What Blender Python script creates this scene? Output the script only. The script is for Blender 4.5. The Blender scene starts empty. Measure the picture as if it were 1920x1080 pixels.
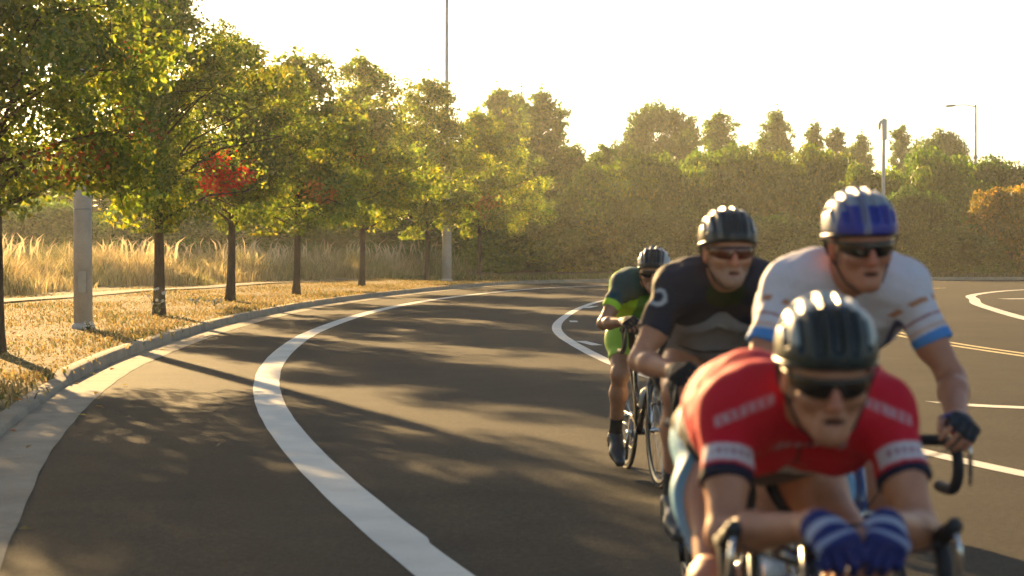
import bpy, math, random
import numpy as np
from mathutils import Vector, Matrix

scene = bpy.context.scene
COL = scene.collection
R = math.radians

# ------------------------------------------------------------------ camera
FPX = 3500.0                     # focal length in pixels of a 1920 px wide frame
CAM_H = 1.4
PITCH = math.atan(70 / FPX)
cam_data = bpy.data.cameras.new('camera')
cam_data.sensor_width = 36.0
cam_data.lens = FPX / 1920 * 36.0
cam_data.clip_start = 0.05
cam_data.clip_end = 3000
cam_data.dof.use_dof = True
cam_data.dof.focus_distance = 30.0
cam_data.dof.aperture_fstop = 4.2
cam = bpy.data.objects.new('camera', cam_data)
COL.objects.link(cam)
cam.location = (0, 0, CAM_H)
cam.rotation_euler = (math.pi / 2 - PITCH, 0, 0)
scene.camera = cam

# ------------------------------------------------------------------ sky, sun, exposure
SUN_EL = R(16)
SUN_AZ = R(22)                   # to the left of straight ahead, behind the trees
world = bpy.data.worlds.new('World')
scene.world = world
world.use_nodes = True
wn = world.node_tree
sky = wn.nodes.new('ShaderNodeTexSky')
sky.sky_type = 'NISHITA'
sky.sun_disc = False
sky.sun_elevation = SUN_EL
sky.sun_rotation = -SUN_AZ
sky.air_density = 1.0
sky.dust_density = 1.2
sky.ozone_density = 1.0
bg = wn.nodes['Background']
bg.inputs['Strength'].default_value = 0.05
wn.links.new(sky.outputs['Color'], bg.inputs['Color'])

sun_data = bpy.data.lights.new('sun', 'SUN')
sun_data.energy = 5.0
sun_data.angle = R(0.6)
sun_data.color = (1.0, 0.65, 0.28)
sun = bpy.data.objects.new('sun', sun_data)
COL.objects.link(sun)
sdir = Vector((-math.sin(SUN_AZ) * math.cos(SUN_EL), math.cos(SUN_AZ) * math.cos(SUN_EL), math.sin(SUN_EL)))
sun.rotation_euler = sdir.to_track_quat('Z', 'Y').to_euler()
sun.location = sdir * 60

vs = scene.view_settings
vs.view_transform = 'Standard'
vs.look = 'None'
vs.gamma = 1.0
vs.use_curve_mapping = False
vs.exposure = 2.0
scene.display_settings.display_device = 'sRGB'
cy = scene.cycles
cy.use_denoising = True
cy.max_bounces = 8
cy.diffuse_bounces = 3
cy.glossy_bounces = 3
cy.transmission_bounces = 6
cy.transparent_max_bounces = 8
cy.volume_bounces = 1
cy.sample_clamp_indirect = 6.0
cy.sample_clamp_direct = 0.0
cy.caustics_reflective = False
cy.caustics_refractive = False

# ------------------------------------------------------------------ helpers
def G(u, v, z=0.0):
    """point of the plane at height z that the photograph shows at pixel u, v"""
    dx = (u - 960) / FPX
    b = (540 - v) / FPX
    dy = math.cos(PITCH) + math.sin(PITCH) * b
    dz = -math.sin(PITCH) + math.cos(PITCH) * b
    t = (z - CAM_H) / dz
    return (dx * t, dy * t)

def at_depth(u, v, d):
    dx = (u - 960) / FPX
    b = (540 - v) / FPX
    dy = math.cos(PITCH) + math.sin(PITCH) * b
    dz = -math.sin(PITCH) + math.cos(PITCH) * b
    t = d / dy
    return Vector((dx * t, d, CAM_H + dz * t))

def tag(o, label=None, cat=None, group=None, kind=None):
    if label: o['label'] = label
    if cat: o['category'] = cat
    if group: o['group'] = group
    if kind: o['kind'] = kind
    return o

def link(name, me, mat=None, parent=None, smooth=False):
    if mat is not None and not me.materials:
        me.materials.append(mat)
    if smooth:
        me.polygons.foreach_set('use_smooth', np.ones(len(me.polygons), dtype=bool))
    o = bpy.data.objects.new(name, me)
    COL.objects.link(o)
    if parent is not None:
        o.parent = parent
    return o

def empty(name, loc=(0, 0, 0), rz=0.0):
    o = bpy.data.objects.new(name, None)
    o.empty_display_size = 0.2
    COL.objects.link(o)
    o.location = loc
    o.rotation_euler = (0, 0, rz)
    return o

def np_mesh(name, verts, faces, cols=None):
    """faces: (n, k) array of one polygon size"""
    verts = np.asarray(verts, dtype=np.float32)
    faces = np.asarray(faces, dtype=np.int32)
    me = bpy.data.meshes.new(name)
    n, k = faces.shape
    me.vertices.add(len(verts))
    me.vertices.foreach_set('co', verts.ravel())
    me.loops.add(n * k)
    me.loops.foreach_set('vertex_index', faces.ravel())
    me.polygons.add(n)
    me.polygons.foreach_set('loop_start', np.arange(0, n * k, k, dtype=np.int32))
    try:
        me.polygons.foreach_set('loop_total', np.full(n, k, dtype=np.int32))
    except Exception:
        pass
    me.update(calc_edges=True)
    if cols is not None:
        ca = me.color_attributes.new('Col', 'FLOAT_COLOR', 'POINT')
        c4 = np.ones((len(verts), 4), dtype=np.float32)
        c4[:, :3] = cols
        ca.data.foreach_set('color', c4.ravel())
    return me

class MB:
    """collects shapes for one mesh"""
    def __init__(self):
        self.v = []
        self.f = []
    def add(self, vs_, fs_):
        b = len(self.v)
        self.v.extend([tuple(p) for p in vs_])
        self.f.extend([tuple(i + b for i in q) for q in fs_])
        return self
    def tube(self, pts, rad, n=10, cap=True, flat=1.0):
        pts = [Vector(p) for p in pts]
        if not hasattr(rad, '__len__'):
            rad = [rad] * len(pts)
        vs_, fs_ = [], []
        t0 = (pts[1] - pts[0]).normalized()
        ref = Vector((0, 0, 1)) if abs(t0.z) < 0.9 else Vector((1, 0, 0))
        nx = t0.cross(ref).normalized()
        for i, p in enumerate(pts):
            if i == 0: t = pts[1] - pts[0]
            elif i == len(pts) - 1: t = pts[-1] - pts[-2]
            else: t = (pts[i + 1] - pts[i]).normalized() + (pts[i] - pts[i - 1]).normalized()
            t.normalize()
            nx = (nx - t * nx.dot(t)).normalized()
            ny = t.cross(nx)
            for k in range(n):
                a = 2 * math.pi * k / n
                vs_.append(p + (nx * math.cos(a) + ny * math.sin(a) * flat) * rad[i])
        for i in range(len(pts) - 1):
            for k in range(n):
                a, b = i * n + k, i * n + (k + 1) % n
                fs_.append((a, b, b + n, a + n))
        if cap:
            fs_.append(tuple(range(n - 1, -1, -1)))
            fs_.append(tuple(range((len(pts) - 1) * n, len(pts) * n)))
        return self.add(vs_, fs_)
    def box(self, c, s, M=None):
        vs_ = []
        for z in (-1, 1):
            for y in (-1, 1):
                for x in (-1, 1):
                    p = Vector((x * s[0] / 2, y * s[1] / 2, z * s[2] / 2))
                    if M is not None: p = M @ p
                    vs_.append(p + Vector(c))
        return self.add(vs_, [(0, 2, 3, 1), (4, 5, 7, 6), (0, 1, 5, 4), (2, 6, 7, 3), (0, 4, 6, 2), (1, 3, 7, 5)])
    def lathe(self, prof, n=24, M=None, close=False):
        """prof: list of (r, h) turned about local Z"""
        vs_, fs_ = [], []
        for r, hh in prof:
            for k in range(n):
                a = 2 * math.pi * k / n
                p = Vector((r * math.cos(a), r * math.sin(a), hh))
                vs_.append(M @ p if M is not None else p)
        m = len(prof)
        for i in range(m if close else m - 1):
            for k in range(n):
                a, b = i * n + k, i * n + (k + 1) % n
                j = ((i + 1) % m) * n
                fs_.append((a, b, j + (k + 1) % n, j + k))
        return self.add(vs_, fs_)
    def build(self, name, mat, parent=None, smooth=False):
        me = bpy.data.meshes.new(name)
        me.from_pydata(self.v, [], self.f)
        me.update()
        return link(name, me, mat, parent, smooth)

def catmull(pts, n=12):
    P = [np.array(p, float) for p in pts]
    P = [2 * P[0] - P[1]] + P + [2 * P[-1] - P[-2]]
    out = []
    for i in range(1, len(P) - 2):
        for k in range(n):
            t = k / n
            out.append(0.5 * (2 * P[i] + (P[i + 1] - P[i - 1]) * t + (2 * P[i - 1] - 5 * P[i] + 4 * P[i + 1] - P[i + 2]) * t * t
                              + (3 * P[i] - P[i - 1] - 3 * P[i + 1] + P[i + 2]) * t ** 3))
    out.append(P[-2])
    return np.array(out)

def resample(c, step):
    d = np.r_[0, np.cumsum(np.linalg.norm(np.diff(c, axis=0), axis=1))]
    n = max(2, int(d[-1] / step) + 1)
    s = np.linspace(0, d[-1], n)
    return np.stack([np.interp(s, d, c[:, k]) for k in range(c.shape[1])], 1)

def offset(c, w):
    """shift a plan curve sideways: + is to the right of its direction"""
    t = np.gradient(c, axis=0)
    t /= np.linalg.norm(t, axis=1)[:, None]
    return c + np.stack([t[:, 1], -t[:, 0]], 1) * (w[:, None] if hasattr(w, '__len__') else w)

# ------------------------------------------------------------------ materials
def new_mat(name):
    m = bpy.data.materials.new(name)
    m.use_nodes = True
    nt = m.node_tree
    return m, nt, nt.nodes['Principled BSDF']

def node(nt, typ, **kw):
    n = nt.nodes.new(typ)
    for k, v in kw.items():
        if k.startswith('i_'):
            n.inputs[k[2:].replace('_', ' ')].default_value = v
        else:
            setattr(n, k, v)
    return n

def ramp(nt, src, stops):
    r = nt.nodes.new('ShaderNodeValToRGB')
    e = r.color_ramp.elements
    while len(e) < len(stops): e.new(0.5)
    for q, (p, c) in zip(e, stops):
        q.position = p
        q.color = (*c, 1) if len(c) == 3 else c
    nt.links.new(src, r.inputs['Fac'])
    return r.outputs['Color']

def noise(nt, scale, detail=4, rough=0.55, coord=None, dist=0.0):
    n = node(nt, 'ShaderNodeTexNoise')
    n.inputs['Scale'].default_value = scale
    n.inputs['Detail'].default_value = detail
    n.inputs['Roughness'].default_value = rough
    n.inputs['Distortion'].default_value = dist
    if coord is not None: nt.links.new(coord, n.inputs['Vector'])
    return n.outputs['Fac']

def coord(nt, kind='Object'):
    return nt.nodes.new('ShaderNodeTexCoord').outputs[kind]

def mixc(nt, fac, a, b, mode='MIX'):
    m = nt.nodes.new('ShaderNodeMix')
    m.data_type = 'RGBA'
    m.blend_type = mode
    for s, v in ((m.inputs['Factor'], fac), (m.inputs['A'], a), (m.inputs['B'], b)):
        pass
    fa, A, B = m.inputs[0], m.inputs[6], m.inputs[7]
    for s, v in ((fa, fac), (A, a), (B, b)):
        if hasattr(v, 'links') or hasattr(v, 'is_output'):
            nt.links.new(v, s)
        else:
            s.default_value = v if not hasattr(v, '__len__') else ((*v, 1) if len(v) == 3 else v)
    return m.outputs[2]

def bump(nt, bsdf, h, strength=0.3, dist=0.01):
    b = nt.nodes.new('ShaderNodeBump')
    b.inputs['Strength'].default_value = strength
    b.inputs['Distance'].default_value = dist
    nt.links.new(h, b.inputs['Height'])
    nt.links.new(b.outputs['Normal'], bsdf.inputs['Normal'])

def plain(name, c, rough=0.5, metal=0.0, var=0.12, scale=30.0, bumps=0.0, coat=0.0, spec=0.5):
    m, nt, b = new_mat(name)
    n = noise(nt, scale, 5, 0.6, coord(nt))
    lo = tuple(x * (1 - var) for x in c); hi = tuple(min(1, x * (1 + var)) for x in c)
    nt.links.new(ramp(nt, n, [(0.3, lo), (0.7, hi)]), b.inputs['Base Color'])
    b.inputs['Roughness'].default_value = rough
    b.inputs['Metallic'].default_value = metal
    b.inputs['Coat Weight'].default_value = coat
    b.inputs['Specular IOR Level'].default_value = spec
    if bumps: bump(nt, b, n, bumps, 0.004)
    return m

def mat_asphalt():
    m, nt, b = new_mat('asphalt')
    co = coord(nt)
    fine = noise(nt, 130, 3, 0.7, co)
    mid = noise(nt, 2.2, 5, 0.6, co)
    big = noise(nt, 0.22, 4, 0.6, co, 0.6)
    v = node(nt, 'ShaderNodeTexVoronoi', feature='F1')
    v.inputs['Scale'].default_value = 95
    nt.links.new(co, v.inputs['Vector'])
    grain = noise(nt, 24, 6, 0.85, co)
    c0 = ramp(nt, grain, [(0.30, (0.42, 0.43, 0.44)), (0.5, (0.95, 0.95, 0.95)), (0.70, (1.75, 1.72, 1.66))])
    c1 = mixc(nt, 1.0, ramp(nt, fine, [(0.32, (0.021, 0.0190, 0.015)), (0.55, (0.046, 0.0415, 0.033)), (0.75, (0.112, 0.100, 0.079))]), c0, 'MULTIPLY')
    c2 = ramp(nt, mid, [(0.3, (0.80, 0.80, 0.80)), (0.7, (1.08, 1.07, 1.05))])
    c3 = ramp(nt, big, [(0.3, (0.72, 0.72, 0.73)), (0.7, (1.14, 1.13, 1.11))])
    c = mixc(nt, 1.0, mixc(nt, 1.0, c1, c2, 'MULTIPLY'), c3, 'MULTIPLY')
    nt.links.new(c, b.inputs['Base Color'])
    b.inputs['Roughness'].default_value = 0.85
    b.inputs['Specular IOR Level'].default_value = 0.08
    add = nt.nodes.new('ShaderNodeMath'); add.operation = 'ADD'
    nt.links.new(fine, add.inputs[0]); nt.links.new(v.outputs['Distance'], add.inputs[1])
    bump(nt, b, add.outputs[0], 0.55, 0.008)
    return m

def mat_concrete(name='concrete', c=(0.32, 0.275, 0.21)):
    m, nt, b = new_mat(name)
    co = coord(nt)
    n1 = noise(nt, 1.6, 6, 0.65, co, 0.4)
    n2 = noise(nt, 90, 3, 0.6, co)
    c1 = ramp(nt, n1, [(0.25, tuple(x * 0.62 for x in c)), (0.55, c), (0.8, tuple(x * 1.15 for x in c))])
    c2 = ramp(nt, n2, [(0.3, (0.8, 0.8, 0.8)), (0.7, (1.1, 1.1, 1.1))])
    nt.links.new(mixc(nt, 1.0, c1, c2, 'MULTIPLY'), b.inputs['Base Color'])
    b.inputs['Roughness'].default_value = 0.9
    b.inputs['Specular IOR Level'].default_value = 0.12
    bump(nt, b, n2, 0.35, 0.004)
    return m

def mat_paint(name, c):
    m, nt, b = new_mat(name)
    co = coord(nt)
    n = noise(nt, 55, 5, 0.75, co)
    w = noise(nt, 1.3, 5, 0.7, co)
    c1 = ramp(nt, w, [(0.25, tuple(x * 0.75 for x in c)), (0.65, c)])
    nt.links.new(mixc(nt, ramp(nt, n, [(0.60, (0, 0, 0)), (0.72, (0.8, 0.8, 0.8))]), c1, (0.12, 0.115, 0.10)), b.inputs['Base Color'])
    b.inputs['Roughness'].default_value = 0.8
    b.inputs['Specular IOR Level'].default_value = 0.15
    bump(nt, b, n, 0.3, 0.004)
    return m

def mat_ground(name, cols, sc=3.0):
    m, nt, b = new_mat(name)
    co = coord(nt)
    n = noise(nt, sc, 8, 0.7, co, 0.5)
    n2 = noise(nt, sc * 0.12, 4, 0.6, co)
    k = len(cols)
    c1 = ramp(nt, n, [(0.28 + 0.44 * i / (k - 1), c) for i, c in enumerate(cols)])
    c2 = ramp(nt, n2, [(0.3, (0.75, 0.8, 0.72)), (0.7, (1.1, 1.05, 1.0))])
    nt.links.new(mixc(nt, 1.0, c1, c2, 'MULTIPLY'), b.inputs['Base Color'])
    b.inputs['Roughness'].default_value = 0.95
    b.inputs['Specular IOR Level'].default_value = 0.1
    bump(nt, b, n, 0.6, 0.05)
    return m

def mat_leaf(name, trans=0.5, gain=1.0, tc=(1.5, 1.75, 0.6), vary=False):
    """colour comes from each leaf's own colour attribute; light shines through"""
    m, nt, b = new_mat(name)
    nt.nodes.remove(b)
    at = node(nt, 'ShaderNodeAttribute', attribute_name='Col')
    d = nt.nodes.new('ShaderNodeBsdfDiffuse')
    t = nt.nodes.new('ShaderNodeBsdfTranslucent')
    g = nt.nodes.new('ShaderNodeBsdfGlossy')
    g.inputs['Roughness'].default_value = 0.45
    g.inputs['Color'].default_value = (0.8, 0.8, 0.7, 1)
    leafc = at.outputs['Color']
    if vary:      # each tree a little different in tone
        oi = nt.nodes.new('ShaderNodeObjectInfo')
        leafc = mixc(nt, 1.0, leafc, ramp(nt, oi.outputs['Random'], [(0.0, (0.62, 0.72, 0.75)), (0.35, (0.95, 0.88, 0.70)), (0.7, (0.70, 0.90, 0.70)), (1.0, (1.30, 1.12, 0.75))]), 'MULTIPLY')
    nt.links.new(leafc, d.inputs['Color'])
    nt.links.new(mixc(nt, 1.0, leafc, (tc[0] * gain, tc[1] * gain, tc[2] * gain), 'MULTIPLY'), t.inputs['Color'])
    mx = nt.nodes.new('ShaderNodeMixShader')
    mx.inputs[0].default_value = trans
    nt.links.new(d.outputs[0], mx.inputs[1]); nt.links.new(t.outputs[0], mx.inputs[2])
    mg = nt.nodes.new('ShaderNodeMixShader')
    mg.inputs[0].default_value = 0.035
    nt.links.new(mx.outputs[0], mg.inputs[1]); nt.links.new(g.outputs[0], mg.inputs[2])
    nt.links.new(mg.outputs[0], nt.nodes['Material Output'].inputs['Surface'])
    return m

def mat_bark():
    m, nt, b = new_mat('bark')
    co = coord(nt)
    mp = node(nt, 'ShaderNodeMapping')
    mp.inputs['Scale'].default_value = (14, 14, 2.5)
    nt.links.new(co, mp.inputs['Vector'])
    n = noise(nt, 1.5, 8, 0.7, mp.outputs[0], 0.8)
    nt.links.new(ramp(nt, n, [(0.3, (0.030, 0.020, 0.014)), (0.55, (0.085, 0.055, 0.036)), (0.8, (0.15, 0.105, 0.07))]), b.inputs['Base Color'])
    b.inputs['Roughness'].default_value = 0.9
    bump(nt, b, n, 0.8, 0.02)
    return m

M_ASPH = mat_asphalt()
M_CONC = mat_concrete()
M_PATH = mat_concrete('path_concrete', (0.10, 0.088, 0.062))
M_WHITE = mat_paint('white_road_paint', (0.66, 0.64, 0.56))
M_YELLOW = mat_paint('yellow_road_paint', (0.62, 0.50, 0.26))
M_VERGE = mat_ground('dry_verge', [(0.075, 0.055, 0.026), (0.17, 0.13, 0.060), (0.28, 0.215, 0.105)])
M_FIELD = mat_ground('field_soil', [(0.06, 0.055, 0.025), (0.13, 0.105, 0.05), (0.20, 0.155, 0.08)], 1.2)
M_LEAF = mat_leaf('leaf', 0.55, 1.12, (1.6, 1.65, 0.6))
M_FAR = mat_leaf('far_foliage', 0.5, 1.35, vary=True)
M_GRASS = mat_leaf('dry_grass', 0.45, 0.85, (1.45, 1.35, 1.0))
M_BARK = mat_bark()
M_POLE = mat_concrete('pole_concrete', (0.56, 0.53, 0.49))
M_GALV = plain('galvanised_steel', (0.36, 0.36, 0.35), 0.45, 0.6, 0.15, 8)
# ------------------------------------------------------------------ ground, road, kerb
KERB = catmull([(0.6, -22), (-0.55, -6), (-1.9, 4.0), (-3.0, 9.6), (-3.75, 13.51), (-4.27, 16.88), (-4.74, 20.5), (-5.12, 25.6), (-5.40, 35.75),
                (-4.98, 47.56), (-3.55, 60.0), (-1.3, 72.5), (0.92, 79.6), (4.6, 84.2), (10.5, 87.2), (20, 89.3), (34, 90.6), (60, 91.5), (140, 92.0)], 10)
KERB = resample(KERB, 0.6)
road_pts = [tuple(p) + (0.0,) for p in KERB]
def sheet(name, ring, mat, z=0.0, kind='structure'):
    me = bpy.data.meshes.new(name)
    me.from_pydata([(p[0], p[1], z) for p in ring], [], [tuple(range(len(ring)))])
    me.update()
    o = link(name, me, mat)
    if kind: o['kind'] = kind
    return o

def ribbon(name, a, b, za, zb, mat, parent=None, closed_base=None):
    n = len(a)
    za = np.full(n, za) if not hasattr(za, '__len__') else za
    zb = np.full(n, zb) if not hasattr(zb, '__len__') else zb
    v = np.r_[np.c_[a, za], np.c_[b, zb]]
    f = np.array([(i, i + n, i + n + 1, i + 1) for i in range(n - 1)])
    return link(name, np_mesh(name, v, f), mat, parent)

# the ground: one sheet out to the horizon, below everything else
g = [(-900, -300), (900, -300), (900, 1500), (-900, 1500)]
sheet('ground', g, M_FIELD, -0.03)

# asphalt: bounded by the kerb on the outside of the bend, open to the right
cols_n = 9
xr = 150.0
vv, ff = [], []
K2 = KERB[KERB[:, 0] < 139]
for p in K2:
    for j in range(cols_n):
        t = (j / (cols_n - 1)) ** 2
        vv.append((p[0] + (xr - p[0]) * t, p[1], 0.0))
for i in range(len(K2) - 1):
    for j in range(cols_n - 1):
        a = i * cols_n + j
        ff.append((a, a + 1, a + cols_n + 1, a + cols_n))
road = link('road', np_mesh('road', vv, ff), M_ASPH)
road['kind'] = 'structure'

# kerb with gutter: full height beyond the dropped stretch nearest the camera
def kerb_height(c):
    y = c[:, 1]; x = c[:, 0]
    h_ = 0.065 + 0.065 * np.clip((y - 19.55) / 0.35, 0, 1)
    return h_
hk = kerb_height(KERB)
top_f = offset(KERB, -0.025)
top_b = offset(KERB, -0.17)
rng = np.random.default_rng(4)
def profile_mesh(name, curves, zs, mat):
    n = len(curves[0]); m = len(curves)
    v = np.concatenate([np.c_[c, z if hasattr(z, '__len__') else np.full(n, z)] for c, z in zip(curves, zs)])
    f = []
    for k in range(m - 1):
        for i in range(n - 1):
            a = k * n + i
            f.append((a, a + 1, a + n + 1, a + n))
    return link(name, np_mesh(name, v, f), mat)
fineK = resample(KERB, 0.25)
hk = kerb_height(fineK)
gut = offset(fineK, 0.44 + 0.006 * np.sin(np.arange(len(fineK)) * 0.31) + 0.004 * np.sin(np.arange(len(fineK)) * 1.1))
kerb = profile_mesh('kerb', [fineK, offset(fineK, -0.012), offset(fineK, -0.03), offset(fineK, -0.16), offset(fineK, -0.175), offset(fineK, -0.18)],
                    [-0.02, hk - 0.012, hk, hk + 0.003, hk - 0.004, np.full(len(fineK), -0.02)], M_CONC)
kerb['kind'] = 'structure'
gutter = profile_mesh('gutter', [gut, offset(fineK, 0.40), fineK], [0.004, 0.008, 0.006], M_CONC)
gutter['kind'] = 'structure'
# joints across gutter and kerb, every three metres
for i in range(18, len(fineK) - 260, 12):
    p0, p1 = fineK[i], gut[i]
    d = (p1 - p0) / np.linalg.norm(p1 - p0); s = np.array([-d[1], d[0]]) * 0.006
    if p0[1] < 6 or p0[1] > 60: continue
    q = [p0 + s, p0 - s, p1 - s, p1 + s]
    j = sheet('joint', q, plain('joint_dirt', (0.05, 0.045, 0.04)) if 'joint_dirt' not in bpy.data.materials else bpy.data.materials['joint_dirt'], 0.0115, None)
    j.parent = gutter
# verge: raised ground outside the kerb
vb0 = offset(fineK, -0.178)
def verge_z(x, y, dist):
    return 0.13 + 0.02 * np.sin(x * 0.7 + y * 0.4) * np.clip(dist, 0, 1) + 0.012 * np.clip(dist - 1, 0, 30)
vs_, n_ = [], len(vb0)
offs = [0.0, 0.35, 0.9, 1.7, 2.8, 4.5, 7, 11, 18, 30, 60, 120, 260]
for d in offs:
    c = offset(fineK, -0.178 - d)
    if d > 20:      # far out: blow up about a point inside the bend so that the rows never cross
        c = vb0 + (vb0 - np.array([40., 20.])) / np.linalg.norm(vb0 - np.array([40., 20.]), axis=1)[:, None] * d
    z = verge_z(c[:, 0], c[:, 1], d)
    if d == 0.0: z = kerb_height(fineK) - 0.012
    elif d <= 0.9: z = np.minimum(z, kerb_height(fineK) + 0.005 + d * 0.06)
    vs_.append(np.c_[c, z])
vs_ = np.concatenate(vs_)
fs_ = []
for k in range(len(offs) - 1):
    for i in range(n_ - 1):
        a = k * n_ + i
        fs_.append((a, a + 1, a + n_ + 1, a + n_))
verge = link('verge', np_mesh('verge', vs_, fs_), M_VERGE, smooth=True)
verge['kind'] = 'structure'
def ground_z(x, y):
    d = np.min(np.hypot(fineK[:, 0] - x, fineK[:, 1] - y)) - 0.178
    return float(verge_z(np.array([x]), np.array([y]), np.array([max(d, 0)]))[0])

# footpath behind the trees
fp = catmull([(-10.5, 20), (-11.6, 33), (-12.0, 44.5), (-11.4, 51), (-10.4, 59), (-8.9, 68), (-6.5, 78)], 10)
fp = resample(fp, 0.5)
fz = np.array([ground_z(*p) + 0.03 for p in fp])
fpo = ribbon('footpath', offset(fp, -0.5), offset(fp, 0.5), fz, fz, M_PATH)
fpo['kind'] = 'structure'

# ------------------------------------------------------------------ painted markings
def stripe(name, pts, w, mat, label, z=0.005, wear=None, group=None, taper=0.0):
    c = resample(catmull(pts, 16), 0.06)
    n = len(c)
    if n > 300:      # one fair curve, without the kinks of the survey points
        m_ = 60; kr = np.hanning(2 * m_ + 1); kr /= kr.sum()
        ext = np.r_[c[0] + (c[0] - c[1]) * np.arange(m_, 0, -1)[:, None], c, c[-1] + (c[-1] - c[-2]) * np.arange(1, m_ + 1)[:, None]]
        c = np.stack([np.convolve(ext[:, q], kr, 'valid') for q in (0, 1)], 1)
    wl = np.full(n, -w / 2); wr = np.full(n, w / 2)
    r_ = np.random.default_rng(len(pts) * 7 + n)
    jit = np.convolve(r_.normal(0, 1, n + 20), np.hanning(23)[1:-1] / 3.2, 'valid')[:n]
    wl = wl + jit * 0.002; wr = wr + np.roll(jit, 11) * 0.002
    if wear is not None: wl, wr = wear(c, wl, wr)
    if taper:
        s_ = np.clip(np.arange(n) * 0.06 / taper, 0.05, 1); wl = wl * s_; wr = wr * s_
    o = ribbon(name, offset(c, wl), offset(c, wr), z, z, mat)
    tag(o, label, 'road marking', group)
    return o
line_c = [(3.2, -4.5), (1.35, 2.2), (0.33, 5.8), (-0.30, 8.01), (-0.52, 8.87), (-0.81, 10.06), (-1.14, 11.49), (-1.54, 13.35), (-2.01, 15.78), (-2.46, 18.61), (-2.82, 21.6),
          (-3.15, 25.6), (-3.42, 32.2), (-3.25, 41.5), (-2.6, 50.2), (-1.5, 58.0), (0.0, 65.3), (1.5, 70.4), (5.2, 77.0), (12, 82.5), (24, 85.6), (50, 87)]
def nick(c, wl, wr):
    # a bite out of the inner edge where two coats of paint overlap
    k = np.clip((9.0 - c[:, 1]) / 0.14, 0, 1)
    wr = wr - 0.022 * k
    return wl, wr
stripe('edge_line', line_c, 0.27, M_WHITE, 'broad white edge line sweeping round the bend left of the cyclists', wear=nick)
stripe('lane_line', [(7.5, 2.0), (4.3, 8.6), (3.2, 11.64), (2.84, 12.75), (2.0, 17.5), (1.3, 22.5), (0.97, 27.2), (0.80, 30.8), (0.80, 33.9), (0.98, 37.6), (1.43, 43.2), (1.95, 48.0), (2.62, 52.6), (4.6, 61), (9.0, 70), (17, 78)],
       0.17, M_WHITE, 'white lane line with rounded nose bulging towards the middle of the road')
for k, (u0, v0, u1, v1, w, lab) in enumerate([
        (1068, 603, 1083, 603, 0.20, 'small square white paint patch inside the rounded lane line nose'),
        (1088, 640, 1120, 648, 0.17, 'slanted white paint dash nearest the cyclist in green'),
        (1098, 578, 1116, 574, 0.20, 'thin white paint dash at the far end of the nose')]):
    a, b = G(u0, v0), G(u1, v1)
    m_ = ((a[0] + b[0]) / 2, (a[1] + b[1]) / 2)
    stripe('paint_dash', [a, m_, b], w * (4 if k == 0 else 1), M_WHITE, lab, z=0.006)
dbl = [(7.9, 14), (7.2, 20), (6.80, 24.7), (6.46, 27.2), (6.35, 31), (6.45, 36), (6.9, 42), (8.2, 52), (11, 61), (16, 70)]
stripe('centre_line', dbl, 0.11, M_YELLOW, 'left stripe of the yellow double centre line', z=0.005, group='double centre line')
stripe('centre_line', [(x + 0.26, y) for x, y in dbl], 0.11, M_YELLOW, 'right stripe of the yellow double centre line', z=0.005, group='double centre line')
stripe('hatch_bar', [G(1735, 753), G(1790, 758), G(1850, 762), G(1990, 768), G(2150, 775)], 0.26, M_WHITE, 'single white bar crossing the lane beyond the right cyclist', z=0.005, taper=0.5)
stripe('island_outline', [(9.3, 28), (10.0, 33.5), (10.58, 38.57), (11.28, 43.3), (12.3, 49.5), (13.4, 54.0), (14.0, 57.2), (15.6, 61.6), (17.9, 66.2), (20.5, 69.0), (26, 72.0), (40, 75)],
       0.30, M_WHITE, 'white painted island outline rounding to a point at the right', z=0.005)
a = G(1895, 560); b = G(1918, 561)
stripe('paint_dash', [a, ((a[0] + b[0]) / 2, (a[1] + b[1]) / 2), b], 0.9, M_WHITE, 'faint paint patch inside the painted island outline at the right', z=0.006)

# ------------------------------------------------------------------ foliage
def leaves_mesh(name, cen, size, col, rs, fold=0.18, droop=0.3, narrow=0.62, out=None, coh=0.0):
    n = len(cen)
    a = rs.normal(size=(n, 3)); a[:, 2] -= droop
    if out is not None:      # leaves of one clump face much the same way: outwards and up
        nrm = out * coh + rs.normal(size=(n, 3)) * (1 - coh) * 0.75
        nrm /= np.linalg.norm(nrm, axis=1)[:, None] + 1e-9
        a = a - nrm * (a * nrm).sum(1)[:, None]
    a /= np.linalg.norm(a, axis=1)[:, None]
    u = rs.normal(size=(n, 3)) if out is None else np.cross(nrm, a); u -= a * (u * a).sum(1)[:, None]
    u /= np.linalg.norm(u, axis=1)[:, None]
    nn = np.cross(a, u)
    s = size[:, None]
    v = np.empty((n, 4, 3))
    v[:, 0] = cen - a * s * 0.5
    v[:, 1] = cen + u * s * narrow * 0.5 + nn * s * fold - a * s * 0.05
    v[:, 2] = cen + a * s * 0.5
    v[:, 3] = cen - u * s * narrow * 0.5 + nn * s * fold - a * s * 0.05
    f = np.arange(n * 4).reshape(n, 4)
    return np_mesh(name, v.reshape(-1, 3), f, np.repeat(col, 4, axis=0))

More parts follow.
